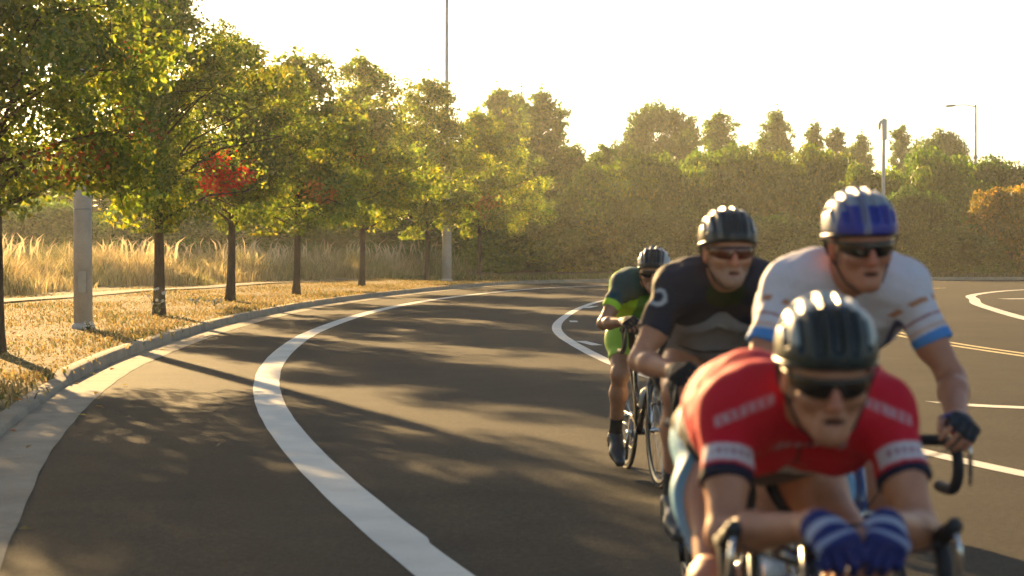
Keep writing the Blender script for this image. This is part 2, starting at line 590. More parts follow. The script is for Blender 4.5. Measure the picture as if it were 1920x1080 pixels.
GREENS = 1.6 * np.array([(0.063, 0.090, 0.019), (0.080, 0.105, 0.021), (0.049, 0.075, 0.017), (0.108, 0.120, 0.023), (0.136, 0.130, 0.025)])
def crown_tree(name, H, zb, rad, rs, n_limb=38, n_leaf=14000, leaf=0.11, prof='cone', trunk_r=0.11, reds=(), tint=(1, 1, 1), yellow=0.10, lump=1.0, coh=0.5, thin=None, per=7, lobe=None, shell=0.40):
    """tapered trunk with limbs; leaves gathered in clumps round the outer twigs"""
    root = empty(name)
    lean = rs.normal(0, 0.012, 2)
    def axis(z): return np.array([lean[0] * z + 0.03 * math.sin(z * 0.9), lean[1] * z + 0.03 * math.cos(z * 0.7), z])
    tr = MB()
    zs = np.linspace(-0.15, H * 0.93, 16)
    rr = [trunk_r * (1.45 if z < 0.05 else 1.12 if z < 0.3 else 1.0) * max(0.08, 1 - max(z, 0) / (H * 0.97)) ** 0.8 for z in zs]
    tr.tube([axis(z) for z in zs], rr, 10)
    clumps = []
    for i in range(n_limb):
        t = (i + 0.5) / n_limb
        z0 = zb + (H - zb) * (t ** 1.05) * 0.93
        az = i * 2.39996 + rs.normal(0, 0.25)
        if prof == 'cone': pr = min(1, (t + 0.16) / 0.25) ** 0.6 * (1 - t) ** 0.66 + 0.05
        elif prof == 'round': pr = math.sin(math.pi * min(0.97, 0.16 + 0.82 * t)) ** 0.6
        elif prof == 'column': pr = min(1, (t + 0.15) / 0.3) * (1 - t) ** 0.45 * 0.9 + 0.05
        else: pr = (1 - t ** 2.2) ** 0.5
        L = rad * pr * rs.uniform(0.72, 1.18)
        up = {'cone': 0.35, 'round': 0.25, 'column': 0.9, 'dome': 0.15}[prof] + 0.25 * t + rs.normal(0, 0.1)
        p0 = axis(z0 * 0.96)
        dirv = np.array([math.cos(az), math.sin(az), up])
        p2 = p0 + np.array([math.cos(az) * L, math.sin(az) * L, min(up * L, (H - z0) * 0.9)])
        pm = (p0 + p2) / 2 + np.array([0, 0, 0.08 * L]) + rs.normal(0, 0.05, 3)
        r0 = max(0.008, trunk_r * 0.34 * (1 - t * 0.7))
        tr.tube([p0, pm, p2], [r0, r0 * 0.6, r0 * 0.2], 5, cap=False)
        for k in range(per if L > 0.6 else max(3, per - 2)):
            s = rs.uniform(0.3, 1.03) if lobe is None else rs.uniform(0.55, 0.95)
            base = (1 - s) ** 2 * p0 + 2 * s * (1 - s) * pm + s * s * p2
            c = base + rs.normal(0, 0.20 + 0.10 * L, 3) * np.array([1, 1, 0.65])
            if lobe is not None:
                clumps.append((base + rs.normal(0, 0.06 * rad, 3), lobe * rad * (0.45 + 0.55 * pr) * rs.uniform(0.65, 1.2)))
                continue
            if k < 3 and L > 0.6:
                tr.tube([base, (base + c) / 2 + rs.normal(0, .03, 3), c], [r0 * 0.35, r0 * 0.25, r0 * 0.1], 4, cap=False)
            clumps.append((c, lump * (0.20 + 0.11 * L) * rs.uniform(0.7, 1.25)))
    top = axis(H * 0.95)
    for k in range(6):
        clumps.append((top + np.array([rs.normal(0, 0.10), rs.normal(0, 0.10), (k - 4) * 0.17 * H / 8]), 0.07 + 0.045 * (4 - min(k, 4))))
    tr.build('trunk', M_BARK, root, True)
    cc = np.array([c for c, _ in clumps]); cr = np.array([r for _, r in clumps])
    w = cr ** 2.0; w /= w.sum()
    idx = rs.choice(len(cc), n_leaf, p=w)
    off = rs.normal(size=(n_leaf, 3)); off /= np.linalg.norm(off, axis=1)[:, None]
    off_u = off + np.array([0, 0, 0.12]); off_u /= np.linalg.norm(off_u, axis=1)[:, None]
    off *= ((rs.uniform(0, 1, n_leaf) ** shell) * (1 + 0.22 * np.abs(rs.normal(size=n_leaf)) * (lobe is not None)))[:, None]
    cen = cc[idx] + off * cr[idx][:, None] * np.array([1.25, 1.25, 0.85])
    cen[:, 2] = np.maximum(cen[:, 2], zb - 0.25)
    if thin is not None:      # leaves cut away on one side to open the view behind
        keep = ~((cen[:, 0] > thin[0]) & (cen[:, 2] > thin[1]) & (cen[:, 2] < thin[2]) & (rs.uniform(size=n_leaf) < 0.93))
        cen, idx, off_u = cen[keep], idx[keep], off_u[keep]; n_leaf = len(cen)
    g = GREENS[rs.integers(0, len(GREENS), n_leaf)] * np.array(tint)
    ck = rs.uniform(0.7, 1.35, len(cc))[idx][:, None]
    g = g * ck * rs.uniform(0.8, 1.2, (n_leaf, 1))
    yel = rs.uniform(size=len(cc))[idx] < yellow
    g[yel] = g[yel] * np.array([1.5, 1.3, 0.8])
    for (c, rr_, colr, p) in reds:
        hit = (np.linalg.norm((cen - np.array(c)) / np.array(rr_), axis=1) < 1 + rs.normal(0, 0.12, n_leaf)) & (rs.uniform(size=n_leaf) < p)
        g[hit] = np.array(colr) * rs.uniform(0.6, 1.3, (hit.sum(), 1))
    link('crown', leaves_mesh('crown', cen, leaf * rs.uniform(0.7, 1.3, n_leaf), g, rs, out=off_u, coh=coh), M_LEAF if leaf < 0.16 else M_FAR, root)
    return root

def dup(root, name=None):
    r = root.copy(); COL.objects.link(r)
    for ch in list(root.children):
        c = ch.copy(); COL.objects.link(c); c.parent = r
        c.matrix_parent_inverse = ch.matrix_parent_inverse
    for k in ('label', 'group'):
        if k in r: del r[k]
    return r

RED = (0.72, 0.05, 0.035); ORANGE = (0.38, 0.15, 0.03); RUST = (0.28, 0.08, 0.03)
# street trees along the verge; positions read off their trunk feet
row = [  # x, y, height, crown base, radius, label, patches (u, v, dx, dz, colour, share)
    (-6.55, 23.6, 6.7, 1.85, 2.5, 'street tree cut by the left edge, trunk before the thick lamp post', [(110, 300, .8, .3, RUST, .3), (70, 250, .5, .25, RUST, .25)]),
    (-6.91, 36.5, 7.0, 1.9, 2.25, 'street tree with white flowers at the foot of its trunk', [(235, 105, .35, .2, RED, .8), (195, 140, .5, .22, RED, .8), (225, 245, .75, .5, RUST, .7), (60, 235, .5, .3, RUST, .5), (230, 285, .4, .15, ORANGE, .7)]),
    (-6.95, 46.0, 6.9, 1.9, 2.35, 'street tree with a bright red patch of leaves low in its crown', [(400, 322, .85, .42, RED, 1.0), (445, 330, .42, .2, RED, .9), (400, 357, .4, .14, RED, .8), (340, 420, .6, .2, ORANGE, .6)]),
    (-6.33, 54.7, 7.4, 1.9, 2.4, 'street tree next after the red-leaved one towards the bend', [(590, 360, .7, .3, ORANGE, .5)]),
    (-5.26, 65.3, 8.5, 2.0, 2.5, 'tall pointed street tree third before the far lamp post', [(640, 300, .9, .6, RUST, .35), (600, 350, .6, .3, ORANGE, .4)]),
    (-3.51, 76.8, 8.9, 2.0, 2.7, 'bright yellow-green street tree just left of the far lamp post', [(760, 365, .8, .3, ORANGE, .3)]),
    (-1.51, 84.1, 7.9, 1.9, 2.5, 'last street tree of the row, right of the far lamp post', [(910, 378, 1.1, .28, ORANGE, .85), (895, 400, .6, .2, RUST, .6)]),
    (-6.5, 12.4, 7.8, 2.0, 2.5, 'street tree near the camera outside the left edge', []),
    (-5.6, 1.0, 7.8, 2.0, 2.5, 'street tree beside the camera outside the frame', []),
]
trees = []
for i, (x, y, H, zb, rad, lab, pt) in enumerate(row):
    rs = np.random.default_rng(100 + i)
    gz = ground_z(x, y)
    reds = []
    for (u, v, dx, dz, c, p) in pt:
        q = at_depth(u, v, y - rad * 0.8)
        reds.append(((q.x - x, -rad * 0.8, q.z - gz), (dx, 1.5, dz * 1.2), c, p))
    near = y < 50
    tint = (1.0, 1.0, 1.0) if i < 4 else (1.12, 1.12, 0.95)
    if i >= 7 and len(trees) > 1:
        t = dup(trees[1 if i == 7 else 3]); t.rotation_euler = (0, 0, 2.1 * i)
        t.scale = (1, 1, 1)
    else:
        t = crown_tree('street_tree', H, zb, rad, rs, n_limb=54, per=6, lump=0.84, n_leaf=46000 if y < 40 else 31000 if near else 21000, leaf=0.092 if y < 40 else 0.108 if near else 0.145,
                       trunk_r=0.112, reds=reds, tint=tint, yellow=0.12 if i < 4 else 0.22, thin=(0.55, 2.2, 4.4) if i == 1 else None)
    t.location = (x, y, gz)
    tag(t, lab, 'tree', 'street trees along the verge')
    trees.append(t)

# woodland behind: shared crowns of a few kinds, each tree its own object
protos = {}
def proto(kind, k):
    key = (kind, k)
    if key in protos: return None
    protos[key] = True
    rs = np.random.default_rng(500 + 17 * k + len(kind))
    P = dict(poplar=dict(H=10, zb=1.2, rad=2.3, prof='cone', n_limb=46, per=6, lump=1.1, coh=0.55, n_leaf=17000, leaf=0.23, tint=(.60, .72, .50), yellow=.1),
             broad=dict(H=8, zb=0.9, rad=3.2, prof='round', n_limb=40, per=2, lobe=.22, shell=.28, coh=0.6, n_leaf=24000, leaf=0.24, tint=(.44, .58, .40), yellow=.06),
             column=dict(H=10, zb=1.0, rad=1.5, prof='column', n_limb=46, per=5, lump=1.0, coh=0.55, n_leaf=11000, leaf=0.21, tint=(.56, .68, .48), yellow=.05),
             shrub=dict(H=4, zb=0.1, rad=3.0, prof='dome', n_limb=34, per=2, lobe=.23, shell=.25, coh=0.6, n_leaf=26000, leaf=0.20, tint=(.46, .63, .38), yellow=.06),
             autumn=dict(H=4, zb=0.2, rad=2.6, prof='dome', n_limb=26, per=2, lobe=.26, shell=.2, coh=0.62, n_leaf=18000, leaf=0.22, tint=(1.3, .66, .6), yellow=.2))[kind]
    if kind == 'shrub' and k == 1: P['tint'] = (0.85, 0.88, 0.40); P['yellow'] = 0.15  # yellower copy of the shrub, sunlight put into its leaf colour
    return crown_tree('tree', trunk_r=0.14, rs=rs, **P), P
store = {}
def place(kind, k, u, vtop, hw, d, lab, group, cat='tree'):
    """crown centred on pixel column u with its top at row vtop and half width hw, standing d metres away"""
    top = at_depth(u, vtop, d)
    gz = ground_z(top.x, d)
    if (kind, k) not in store:
        t, P = proto(kind, k); store[(kind, k)] = (t, P)
    else:
        t0, P = store[(kind, k)]; t = dup(t0)
    s = hw * d / FPX / P['rad']; sz = (top.z - gz) / (P['H'] * 0.985)
    t.location = (top.x, d, gz - 0.05)
    t.scale = (s, s, sz)
    t.rotation_euler = (0, 0, (u * 0.37 + d) % 6.28)
    t.name = {'poplar': 'conical_tree', 'broad': 'broadleaf_tree', 'column': 'columnar_tree', 'shrub': 'large_shrub', 'autumn': 'autumn_shrub'}[kind]
    tag(t, lab, cat, group)
BG = 'woodland trees behind the bend'
SH = 'large shrubs along the far road edge'
wood = [
    ('broad', 0, 30, 270, 150, 92, 'dark broadleaf tree behind the long grass at the far left', BG),
    ('broad', 1, 190, 255, 150, 95, 'dark broadleaf tree behind the concrete pole', BG),
    ('broad', 0, 345, 240, 140, 98, 'broadleaf tree behind the red-leaved street tree', BG),
    ('broad', 1, 500, 235, 130, 101, 'broadleaf tree behind the fourth street tree trunk', BG),
    ('broad', 0, 640, 230, 120, 104, 'broadleaf tree behind the fifth street tree trunk', BG),
    ('broad', 1, 770, 240, 110, 107, 'broadleaf tree between the far lamp post and the row', BG),
    ('poplar', 0, 935, 145, 80, 112, 'tall conical tree just right of the far lamp post', BG),
    ('poplar', 1, 1022, 152, 85, 116, 'tall conical tree with the highest tip in the middle of the picture', BG),
    ('poplar', 0, 975, 155, 60, 120, 'conical tree between the two tallest middle trees', BG),
    ('broad', 1, 1085, 275, 80, 118, 'rounded tree sloping down right of the tallest middle tree', BG),
    ('column', 0, 1135, 258, 36, 104, 'small dark pointed tree above the helmet of the cyclist in green', BG),
    ('broad', 0, 1232, 195, 78, 140, 'broad tree standing above the shrubs left of the middle helmet', BG),
    ('poplar', 1, 1345, 195, 70, 145, 'conical tree above the helmet of the cyclist in navy', BG),
    ('column', 0, 1290, 205, 40, 150, 'slim tree between two broader crowns above the navy cyclist', BG),
    ('poplar', 0, 1455, 190, 62, 150, 'conical tree with open branches left of the blue helmet', BG),
    ('column', 0, 1527, 218, 30, 155, 'slim column tree above and left of the blue helmet', BG),
    ('column', 0, 1568, 228, 34, 152, 'second slim tree above the blue helmet', BG),
    ('poplar', 1, 1612, 238, 44, 158, 'small conical tree left of the metal post', BG),
    ('column', 0, 1688, 222, 30, 160, 'slim tree right of the metal post', BG),
    ('poplar', 0, 1725, 262, 46, 155, 'low conical tree right of the metal post', BG),
    ('broad', 1, 1768, 248, 62, 150, 'rounded tree left of the distant street lamp', BG),
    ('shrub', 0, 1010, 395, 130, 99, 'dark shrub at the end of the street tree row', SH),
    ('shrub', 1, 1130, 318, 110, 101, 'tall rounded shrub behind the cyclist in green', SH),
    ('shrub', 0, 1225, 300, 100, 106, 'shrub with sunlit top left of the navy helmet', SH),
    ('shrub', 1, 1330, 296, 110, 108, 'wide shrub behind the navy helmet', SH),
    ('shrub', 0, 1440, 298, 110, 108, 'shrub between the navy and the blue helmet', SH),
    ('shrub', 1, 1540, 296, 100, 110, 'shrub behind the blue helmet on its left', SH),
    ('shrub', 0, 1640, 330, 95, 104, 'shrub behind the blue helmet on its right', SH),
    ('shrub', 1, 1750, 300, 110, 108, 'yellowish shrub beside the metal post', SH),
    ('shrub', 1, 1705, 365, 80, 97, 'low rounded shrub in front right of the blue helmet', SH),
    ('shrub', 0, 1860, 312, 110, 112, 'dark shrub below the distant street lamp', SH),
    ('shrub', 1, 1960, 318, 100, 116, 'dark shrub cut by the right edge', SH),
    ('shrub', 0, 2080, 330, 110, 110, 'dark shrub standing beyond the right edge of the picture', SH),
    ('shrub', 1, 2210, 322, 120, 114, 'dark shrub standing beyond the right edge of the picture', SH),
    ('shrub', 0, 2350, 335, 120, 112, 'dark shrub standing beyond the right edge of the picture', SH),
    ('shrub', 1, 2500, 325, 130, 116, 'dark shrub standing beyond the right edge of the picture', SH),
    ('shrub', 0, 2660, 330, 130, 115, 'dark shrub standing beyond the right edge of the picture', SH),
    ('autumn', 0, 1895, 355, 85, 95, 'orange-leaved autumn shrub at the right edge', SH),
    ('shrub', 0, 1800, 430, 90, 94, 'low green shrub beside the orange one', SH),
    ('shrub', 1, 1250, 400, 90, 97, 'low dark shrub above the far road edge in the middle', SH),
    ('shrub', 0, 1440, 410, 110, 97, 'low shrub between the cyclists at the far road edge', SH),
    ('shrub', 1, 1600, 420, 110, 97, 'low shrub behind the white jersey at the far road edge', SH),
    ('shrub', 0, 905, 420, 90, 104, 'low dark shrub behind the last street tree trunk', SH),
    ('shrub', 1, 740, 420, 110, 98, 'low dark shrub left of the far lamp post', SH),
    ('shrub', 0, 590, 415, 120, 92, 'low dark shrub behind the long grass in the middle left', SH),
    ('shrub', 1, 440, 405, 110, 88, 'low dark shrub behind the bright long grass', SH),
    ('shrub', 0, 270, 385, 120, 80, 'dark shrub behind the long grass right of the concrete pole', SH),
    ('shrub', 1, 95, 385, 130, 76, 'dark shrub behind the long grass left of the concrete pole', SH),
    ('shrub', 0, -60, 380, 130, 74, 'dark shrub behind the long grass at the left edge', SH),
]
for kind, k, u, vt, hw, d, lab, grp in wood:
    if kind == 'shrub': k = 1 if (vt < 345 and 1100 < u < 1800) else 0      # taller shrubs behind take the lighter leaf colour, painting in sunlit tops
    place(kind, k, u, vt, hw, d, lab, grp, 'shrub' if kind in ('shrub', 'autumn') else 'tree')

# long dry grass behind the path, short dry grass on the verge
def blades(name, pts, hgt, wid, cols, rs, bend=0.35, head=False):
    n = len(pts)
    az = rs.uniform(0, 2 * math.pi, n)
    d = np.c_[np.cos(az), np.sin(az), np.zeros(n)]
    s = np.c_[-np.sin(az), np.cos(az), np.zeros(n)]
    rot = rs.uniform(0, math.pi, n)
    s = s * np.cos(rot)[:, None] + d * np.sin(rot)[:, None]
    b = (rs.uniform(0.3, 1, n) * bend)[:, None] * hgt[:, None]
    up = np.array([0, 0, 1.0])
    v = np.empty((n, 5, 3))
    w = wid[:, None]
    v[:, 0] = pts - s * w * 0.5
    v[:, 1] = pts + s * w * 0.5
    m = pts + up * hgt[:, None] * 0.55 + d * b * 0.3
    v[:, 2] = m + s * w * (0.9 if head else 0.45)
    v[:, 3] = pts + up * hgt[:, None] * (1 - 0.25 * bend) + d * b
    v[:, 4] = m - s * w * (0.9 if head else 0.45)
    base = np.arange(n)[:, None] * 5
    f = np.concatenate([base + np.array([0, 1, 2]), base + np.array([0, 2, 4]), base + np.array([4, 2, 3])])
    return np_mesh(name, v.reshape(-1, 3), f, np.repeat(cols, 5, axis=0))
rs = np.random.default_rng(9)
def along(cv, n, lo, hi, pw=1.0):
    i = rs.integers(0, len(cv) - 1, n)
    t = np.gradient(cv, axis=0); t /= np.linalg.norm(t, axis=1)[:, None]
    w = lo + (hi - lo) * rs.uniform(0, 1, n) ** pw
    p = cv[i] + np.c_[t[i][:, 1], -t[i][:, 0]] * (-w)[:, None] + rs.normal(0, 0.15, (n, 2))
    return p
def gz_many(p, cv=fineK[::4]):
    out = np.empty(len(p))
    for a_ in range(0, len(p), 4000):
        q = p[a_:a_ + 4000]
        dd = np.sqrt(((q[:, None, :] - cv[None]) ** 2).sum(-1)).min(1) - 0.178
        out[a_:a_ + 4000] = verge_z(q[:, 0], q[:, 1], np.maximum(dd, 0))
    return out
back = resample(catmull([(-15, 30), (-15.2, 44), (-14.2, 54), (-12.6, 64), (-9.5, 75), (-6, 84), (-2, 90)], 10), 0.3)
n = 90000
p = along(back, n, -1.6, 11.0, 1.15)
fr_ = np.sqrt(((p[:, None, :] - back[None, ::6]) ** 2).sum(-1)).min(1) * np.where(p[:, 0] + 0 * p[:, 1] > np.interp(p[:, 1], back[:, 1], back[:, 0]), -1, 1)
edge_ = 0.9 * np.sin(p[:, 1] * 0.45) + 0.6 * np.sin(p[:, 1] * 1.3 + 2) + rs.normal(0, 0.3, n)
kp = fr_ > edge_ - 0.6
p, fr_, edge_ = p[kp], fr_[kp], edge_[kp]
n = len(p)
clump = np.sin(p[:, 0] * 1.7) * np.sin(p[:, 1] * 1.1 + 1.3) * 0.5 + np.sin(p[:, 0] * 0.6 + p[:, 1] * 0.45) * 0.5
hg = np.maximum(0.35, 1.15 + 0.55 * clump) * rs.uniform(0.45, 1.2, n) * np.clip(0.35 + (fr_ - edge_ + 0.6) * 0.4, 0.3, 1)
STRAW = np.array([(0.50, 0.41, 0.24), (0.40, 0.31, 0.17), (0.28, 0.22, 0.12), (0.22, 0.21, 0.09), (0.55, 0.47, 0.30)])
cg = STRAW[rs.integers(0, 5, n)] * rs.uniform(0.7, 1.15, (n, 1))
pg = np.sin(p[:, 0] * 0.9 + 1) * np.sin(p[:, 1] * 0.55) + rs.normal(0, 0.3, n) > 0.35
cg[pg] *= np.array([0.55, 0.66, 0.5])
tg = link('tall_dry_grass', blades('tall_dry_grass', np.c_[p, gz_many(p) - 0.03], hg, rs.uniform(0.010, 0.026, n), cg, rs, 0.55, True), M_GRASS)
n2 = 2600
p2 = along(back, n2, 0.8, 8.0, 1.0)
p2 = p2[(np.sin(p2[:, 0] * 0.8) * np.sin(p2[:, 1] * 0.37 + 0.6) + rs.normal(0, 0.25, n2)) > 0.1]; n2 = len(p2)
cp = np.array([(0.58, 0.50, 0.34)]) * rs.uniform(0.75, 1.2, (n2, 1))
z2 = gz_many(p2)
h2 = rs.uniform(1.2, 1.9, n2)
st2 = link('seed_plumes', blades('seed_plumes', np.c_[p2, z2 + h2 * 0.55], h2 * 0.45, rs.uniform(0.02, 0.045, n2), cp, rs, 0.7, True), M_GRASS, tg)
st3 = link('stalks', blades('stalks', np.c_[p2, z2 - 0.02], h2 * 0.75, rs.uniform(0.02, 0.03, n2), cp * 0.8, rs, 0.05), M_GRASS, tg)
tag(tg, 'tall straw-coloured dry grass standing behind the footpath', 'grass', kind='stuff')
kv = fineK[(fineK[:, 1] > 8) & (fineK[:, 1] < 92) & (fineK[:, 0] < 14)]
n = 75000
p = along(kv, n, 0.22, 8.0, 1.35)
fpd = np.sqrt(((p[:, None, :] - fp[None, ::3]) ** 2).sum(-1)).min(1)
p = p[(fpd > 0.85)]
n = len(p)
patch = 0.5 + 0.5 * np.sin(p[:, 0] * 1.3 + 2) * np.sin(p[:, 1] * 0.5)
hg = rs.uniform(0.03, 0.10, n) * (0.6 + 0.9 * patch)
cg = STRAW[rs.integers(0, 5, n)] * rs.uniform(0.6, 1.0, (n, 1)) * np.array([0.88, 0.80, 0.62])
gr = rs.uniform(size=n) < 0.30 * patch
cg[gr] = np.array([0.10, 0.12, 0.03]) * rs.uniform(0.7, 1.2, (gr.sum(), 1))
sg = link('short_dry_grass', blades('short_dry_grass', np.c_[p, gz_many(p) - 0.02], hg, rs.uniform(0.012, 0.03, n), cg, rs, 0.9), M_GRASS)
tag(sg, 'short parched grass covering the verge between kerb and footpath', 'grass', kind='stuff')
# fallen leaves on verge and gutter
n = 900
pl = along(kv[kv[:, 1] < 60], n, -0.45, 4.5, 0.8)
dk = np.sqrt(((pl[:, None, :] - fineK[None, ::3]) ** 2).sum(-1)).min(1)
zl = np.array([ground_z(*q) + 0.02 for q in pl])
t_ = fineK[np.argmin(((pl[:, None, :] - fineK[None]) ** 2).sum(-1), axis=1)]
on_road = pl[:, 0] > t_[:, 0] + 0.02
zl[on_road] = 0.016
ok_ = on_road | (dk > 0.2)
pl, zl = pl[ok_], zl[ok_]; n = len(pl)
fcol = np.array([(0.26, 0.13, 0.04), (0.34, 0.10, 0.04), (0.20, 0.12, 0.05), (0.36, 0.25, 0.07)])[rs.integers(0, 4, n)]
fl = link('fallen_leaves', leaves_mesh('fallen_leaves', np.c_[pl, zl], rs.uniform(0.05, 0.10, n), fcol, rs, out=np.tile(np.array([0, 0, 1.0]), (n, 1)), coh=0.85, fold=0.1), M_LEAF)
tag(fl, 'scattered brown and yellow leaves fallen on the verge and gutter', 'leaves', kind='stuff')
# ragged green strip on the far side of the road
n = 14000
fk = fineK[(fineK[:, 1] > 78) & (fineK[:, 0] < 45)]
p = along(fk, n, 0.25, 6.0, 1.2)
hg = rs.uniform(0.08, 0.32, n)
cg = np.array([0.085, 0.10, 0.03]) * rs.uniform(0.6, 1.4, (n, 1)); dr = rs.uniform(size=n) < 0.3
cg[dr] = np.array([0.26, 0.20, 0.09]) * rs.uniform(0.7, 1.1, (dr.sum(), 1))
fg = link('rough_green_grass', blades('rough_green_grass', np.c_[p, gz_many(p) - 0.03], hg, rs.uniform(0.03, 0.07, n), cg, rs, 0.6), M_GRASS)
tag(fg, 'rough green grass along the far edge of the road', 'grass', kind='stuff')

# ------------------------------------------------------------------ poles, lamps, post
def tall_pole(u, v, dia, h_thick, H, lab):
    x, y = G(u, v, 0.15)
    gz = ground_z(x, y)
    root = empty('lamp_post', (x, y, gz))
    mb = MB()
    r = dia / 2
    mb.tube([(0, 0, -0.2), (0, 0, h_thick * 0.5), (0, 0, h_thick)], [r, r * 0.96, r * 0.93], 24)
    mb.build('shaft', M_POLE, root, True)
    mb = MB(); mb.tube([(0, 0, -0.1), (0, 0, 0.05), (0, 0, 0.09)], [r * 1.22, r * 1.2, r * 1.04], 24); mb.build('base_collar', M_POLE, root, True)
    mb = MB(); mb.box((0.02, -r * 0.97, 0.75), (0.13, 0.03, 0.34)); mb.build('access_door', M_GALV, root)
    for zz in (1.9, 3.3):
        mb = MB(); mb.tube([(0, 0, zz), (0, 0, zz + 0.03)], [r * 0.985, r * 0.985], 24); mb.build('band', M_GALV, root, True)
    mb = MB(); mb.tube([(0, 0, h_thick), (0, 0, h_thick + 0.12), (0, 0, H * 0.7), (0, 0, H)], [r * 0.93, r * 0.45, r * 0.38, r * 0.28], 16)
    mb.build('upper_shaft', M_GALV, root, True)
    mb = MB(); mb.tube([(0, 0, H - 0.1), (0.5, -0.3, H + 0.35), (1.6, -0.9, H + 0.5)], [0.04, 0.035, 0.03], 8)
    mb.build('arm', M_GALV, root, True)
    mb = MB(); mb.tube([(1.5, -0.85, H + 0.5), (1.75, -1.0, H + 0.5), (2.1, -1.2, H + 0.47), (2.2, -1.25, H + 0.46)], [0.05, 0.13, 0.12, 0.04], 10, flat=0.5)
    mb.build('lamp_head', M_GALV, root, True)
    tag(root, lab, 'lamp post', 'concrete lamp posts in the verge')
    return root
tall_pole(156, 616, 0.30, 4.6, 14.0, 'thick pale lamp post standing on the dry verge at the left')
tall_pole(838, 526, 0.40, 4.4, 15.5, 'distant lamp post between the last two street trees, rising above the crowns')
M_WHITEP = plain('pale_painted_steel', (0.62, 0.60, 0.55), 0.5, 0.0, 0.1, 6)
# distant street lamp at the right
q = at_depth(1828, 470, 125); gz = ground_z(q.x, 125)
L = empty('street_lamp', (q.x, 125, gz))
H = at_depth(1828, 196, 125).z - gz
mb = MB(); mb.tube([(0, 0, -0.2), (0, 0, H * 0.62), (0, 0, H)], [0.14, 0.10, 0.06], 12); mb.build('pole', M_GALV, L, True)
mb = MB(); mb.tube([(0, 0, H * 0.66), (0, 0, H * 0.67 + .12)], [0.16, 0.16], 12); mb.build('collar', M_GALV, L, True)
mb = MB(); mb.tube([(0, 0, H - 0.15), (-0.7, 0, H - 0.02), (-1.45, 0, H - 0.05)], [0.035, 0.03, 0.025], 8); mb.build('arm', M_GALV, L, True)
mb = MB(); mb.tube([(-1.3, 0, H - 0.05), (-1.5, 0, H - 0.07), (-1.9, 0, H - 0.1), (-2.05, 0, H - 0.1)], [0.06, 0.17, 0.17, 0.05], 12, flat=0.45); mb.build('lamp_head', M_GALV, L, True)
tag(L, 'distant street lamp with a bracket arm above the shrubs at the right', 'street lamp')
q = at_depth(1656, 470, 100); gz = ground_z(q.x, 100)
L = empty('signal_post', (q.x, 100, gz))
H = at_depth(1656, 222, 100).z - gz
mb = MB(); mb.tube([(0, 0, -0.2), (0, 0, H * 0.75), (0, 0, H)], [0.10, 0.09, 0.085], 12); mb.build('pole', M_WHITEP, L, True)
mb = MB(); mb.box((0.02, -0.03, H - 0.6), (0.26, 0.2, 1.1)); mb.build('cabinet', M_WHITEP, L)
mb = MB(); mb.tube([(-0.12, 0, H - 0.1), (-0.22, 0, H - 0.3), (-0.22, 0, H - 0.6)], [0.06, 0.09, 0.06], 10); mb.build('floodlight', M_WHITEP, L, True)
mb = MB(); mb.tube([(0.1, 0, H), (0.12, 0, H + 0.35)], [0.02, 0.012], 6); mb.build('antenna', M_GALV, L, True)
tag(L, 'pale metal post with a box at its top behind the blue helmet', 'post')

# ------------------------------------------------------------------ small white flowers in the verge
M_STEM = plain('stem_green', (0.07, 0.10, 0.03), 0.8)
M_PETAL = plain('white_petal', (0.75, 0.73, 0.66), 0.7)
M_CORE = plain('flower_core', (0.5, 0.36, 0.05), 0.8)
def flower_plant(u, v, h_, n, spread, lab, seed):
    r_ = random.Random(seed)
    x, y = G(u, v, 0.15)
    root = empty('flowering_plant', (x, y, ground_z(x, y)))
    st, pe, co_ = MB(), MB(), MB()
    for i in range(n):
        a = r_.uniform(0, 6.28); r0 = spread * r_.uniform(0.2, 1)
        tip = Vector((math.cos(a) * r0, math.sin(a) * r0 * 0.6 - 0.05, h_ * r_.uniform(0.45, 1)))
        st.tube([(0, 0, -0.02), tip * 0.5 + Vector((0, 0, 0.06)), tip], [0.006, 0.005, 0.004], 5)
        for k in range(4):
            b = tip * r_.uniform(0.2, 0.8); dv = Vector((r_.uniform(-1, 1), r_.uniform(-1, 1), r_.uniform(0, .6))).normalized() * 0.08
            sd = dv.cross(Vector((0, 0, 1))).normalized() * 0.018
            st.add([b, b + dv * .5 + sd, b + dv, b + dv * .5 - sd], [(0, 1, 2, 3)])
        nrm = Vector((r_.uniform(-.3, .3), -0.8, r_.uniform(0.2, .9))).normalized()
        ux = nrm.cross(Vector((0, 0, 1))).normalized(); uy = nrm.cross(ux)
        rad = 0.034 * r_.uniform(0.8, 1.3)
        for k in range(7):
            a0 = k * 6.283 / 7
            d0 = ux * math.cos(a0) + uy * math.sin(a0); d1 = ux * -math.sin(a0) + uy * math.cos(a0)
            pe.add([tip, tip + d0 * rad * .6 + d1 * rad * .25 + nrm * .01, tip + d0 * rad + nrm * .004, tip + d0 * rad * .6 - d1 * rad * .25 + nrm * .01], [(0, 1, 2, 3)])
        co_.lathe([(0.001, 0.012), (0.010, 0.010), (0.013, 0.0), (0.001, -0.005)], 8, Matrix.Translation(tip + nrm * 0.008))
    s = st.build('stems_and_leaves', M_STEM, root); s['kind'] = 'stuff'
    pp = pe.build('petals', M_PETAL, root); pp['kind'] = 'stuff'
    co_.build('flower_hearts', M_CORE, root)['kind'] = 'stuff'
    tag(root, lab, 'plant', 'white flowers in the verge')
flower_plant(297, 592, 0.55, 9, 0.22, 'tallest white-flowered plant, against the second street tree trunk', 1)
flower_plant(368, 570, 0.18, 6, 0.30, 'low white-flowered plant in the grass left of the red-leaved tree', 2)
flower_plant(402, 572, 0.20, 6, 0.25, 'low white-flowered plant next to the trunk of the red-leaved tree', 3)
flower_plant(166, 622, 0.16, 7, 0.16, 'small white-flowered plant at the foot of the thick lamp post', 4)
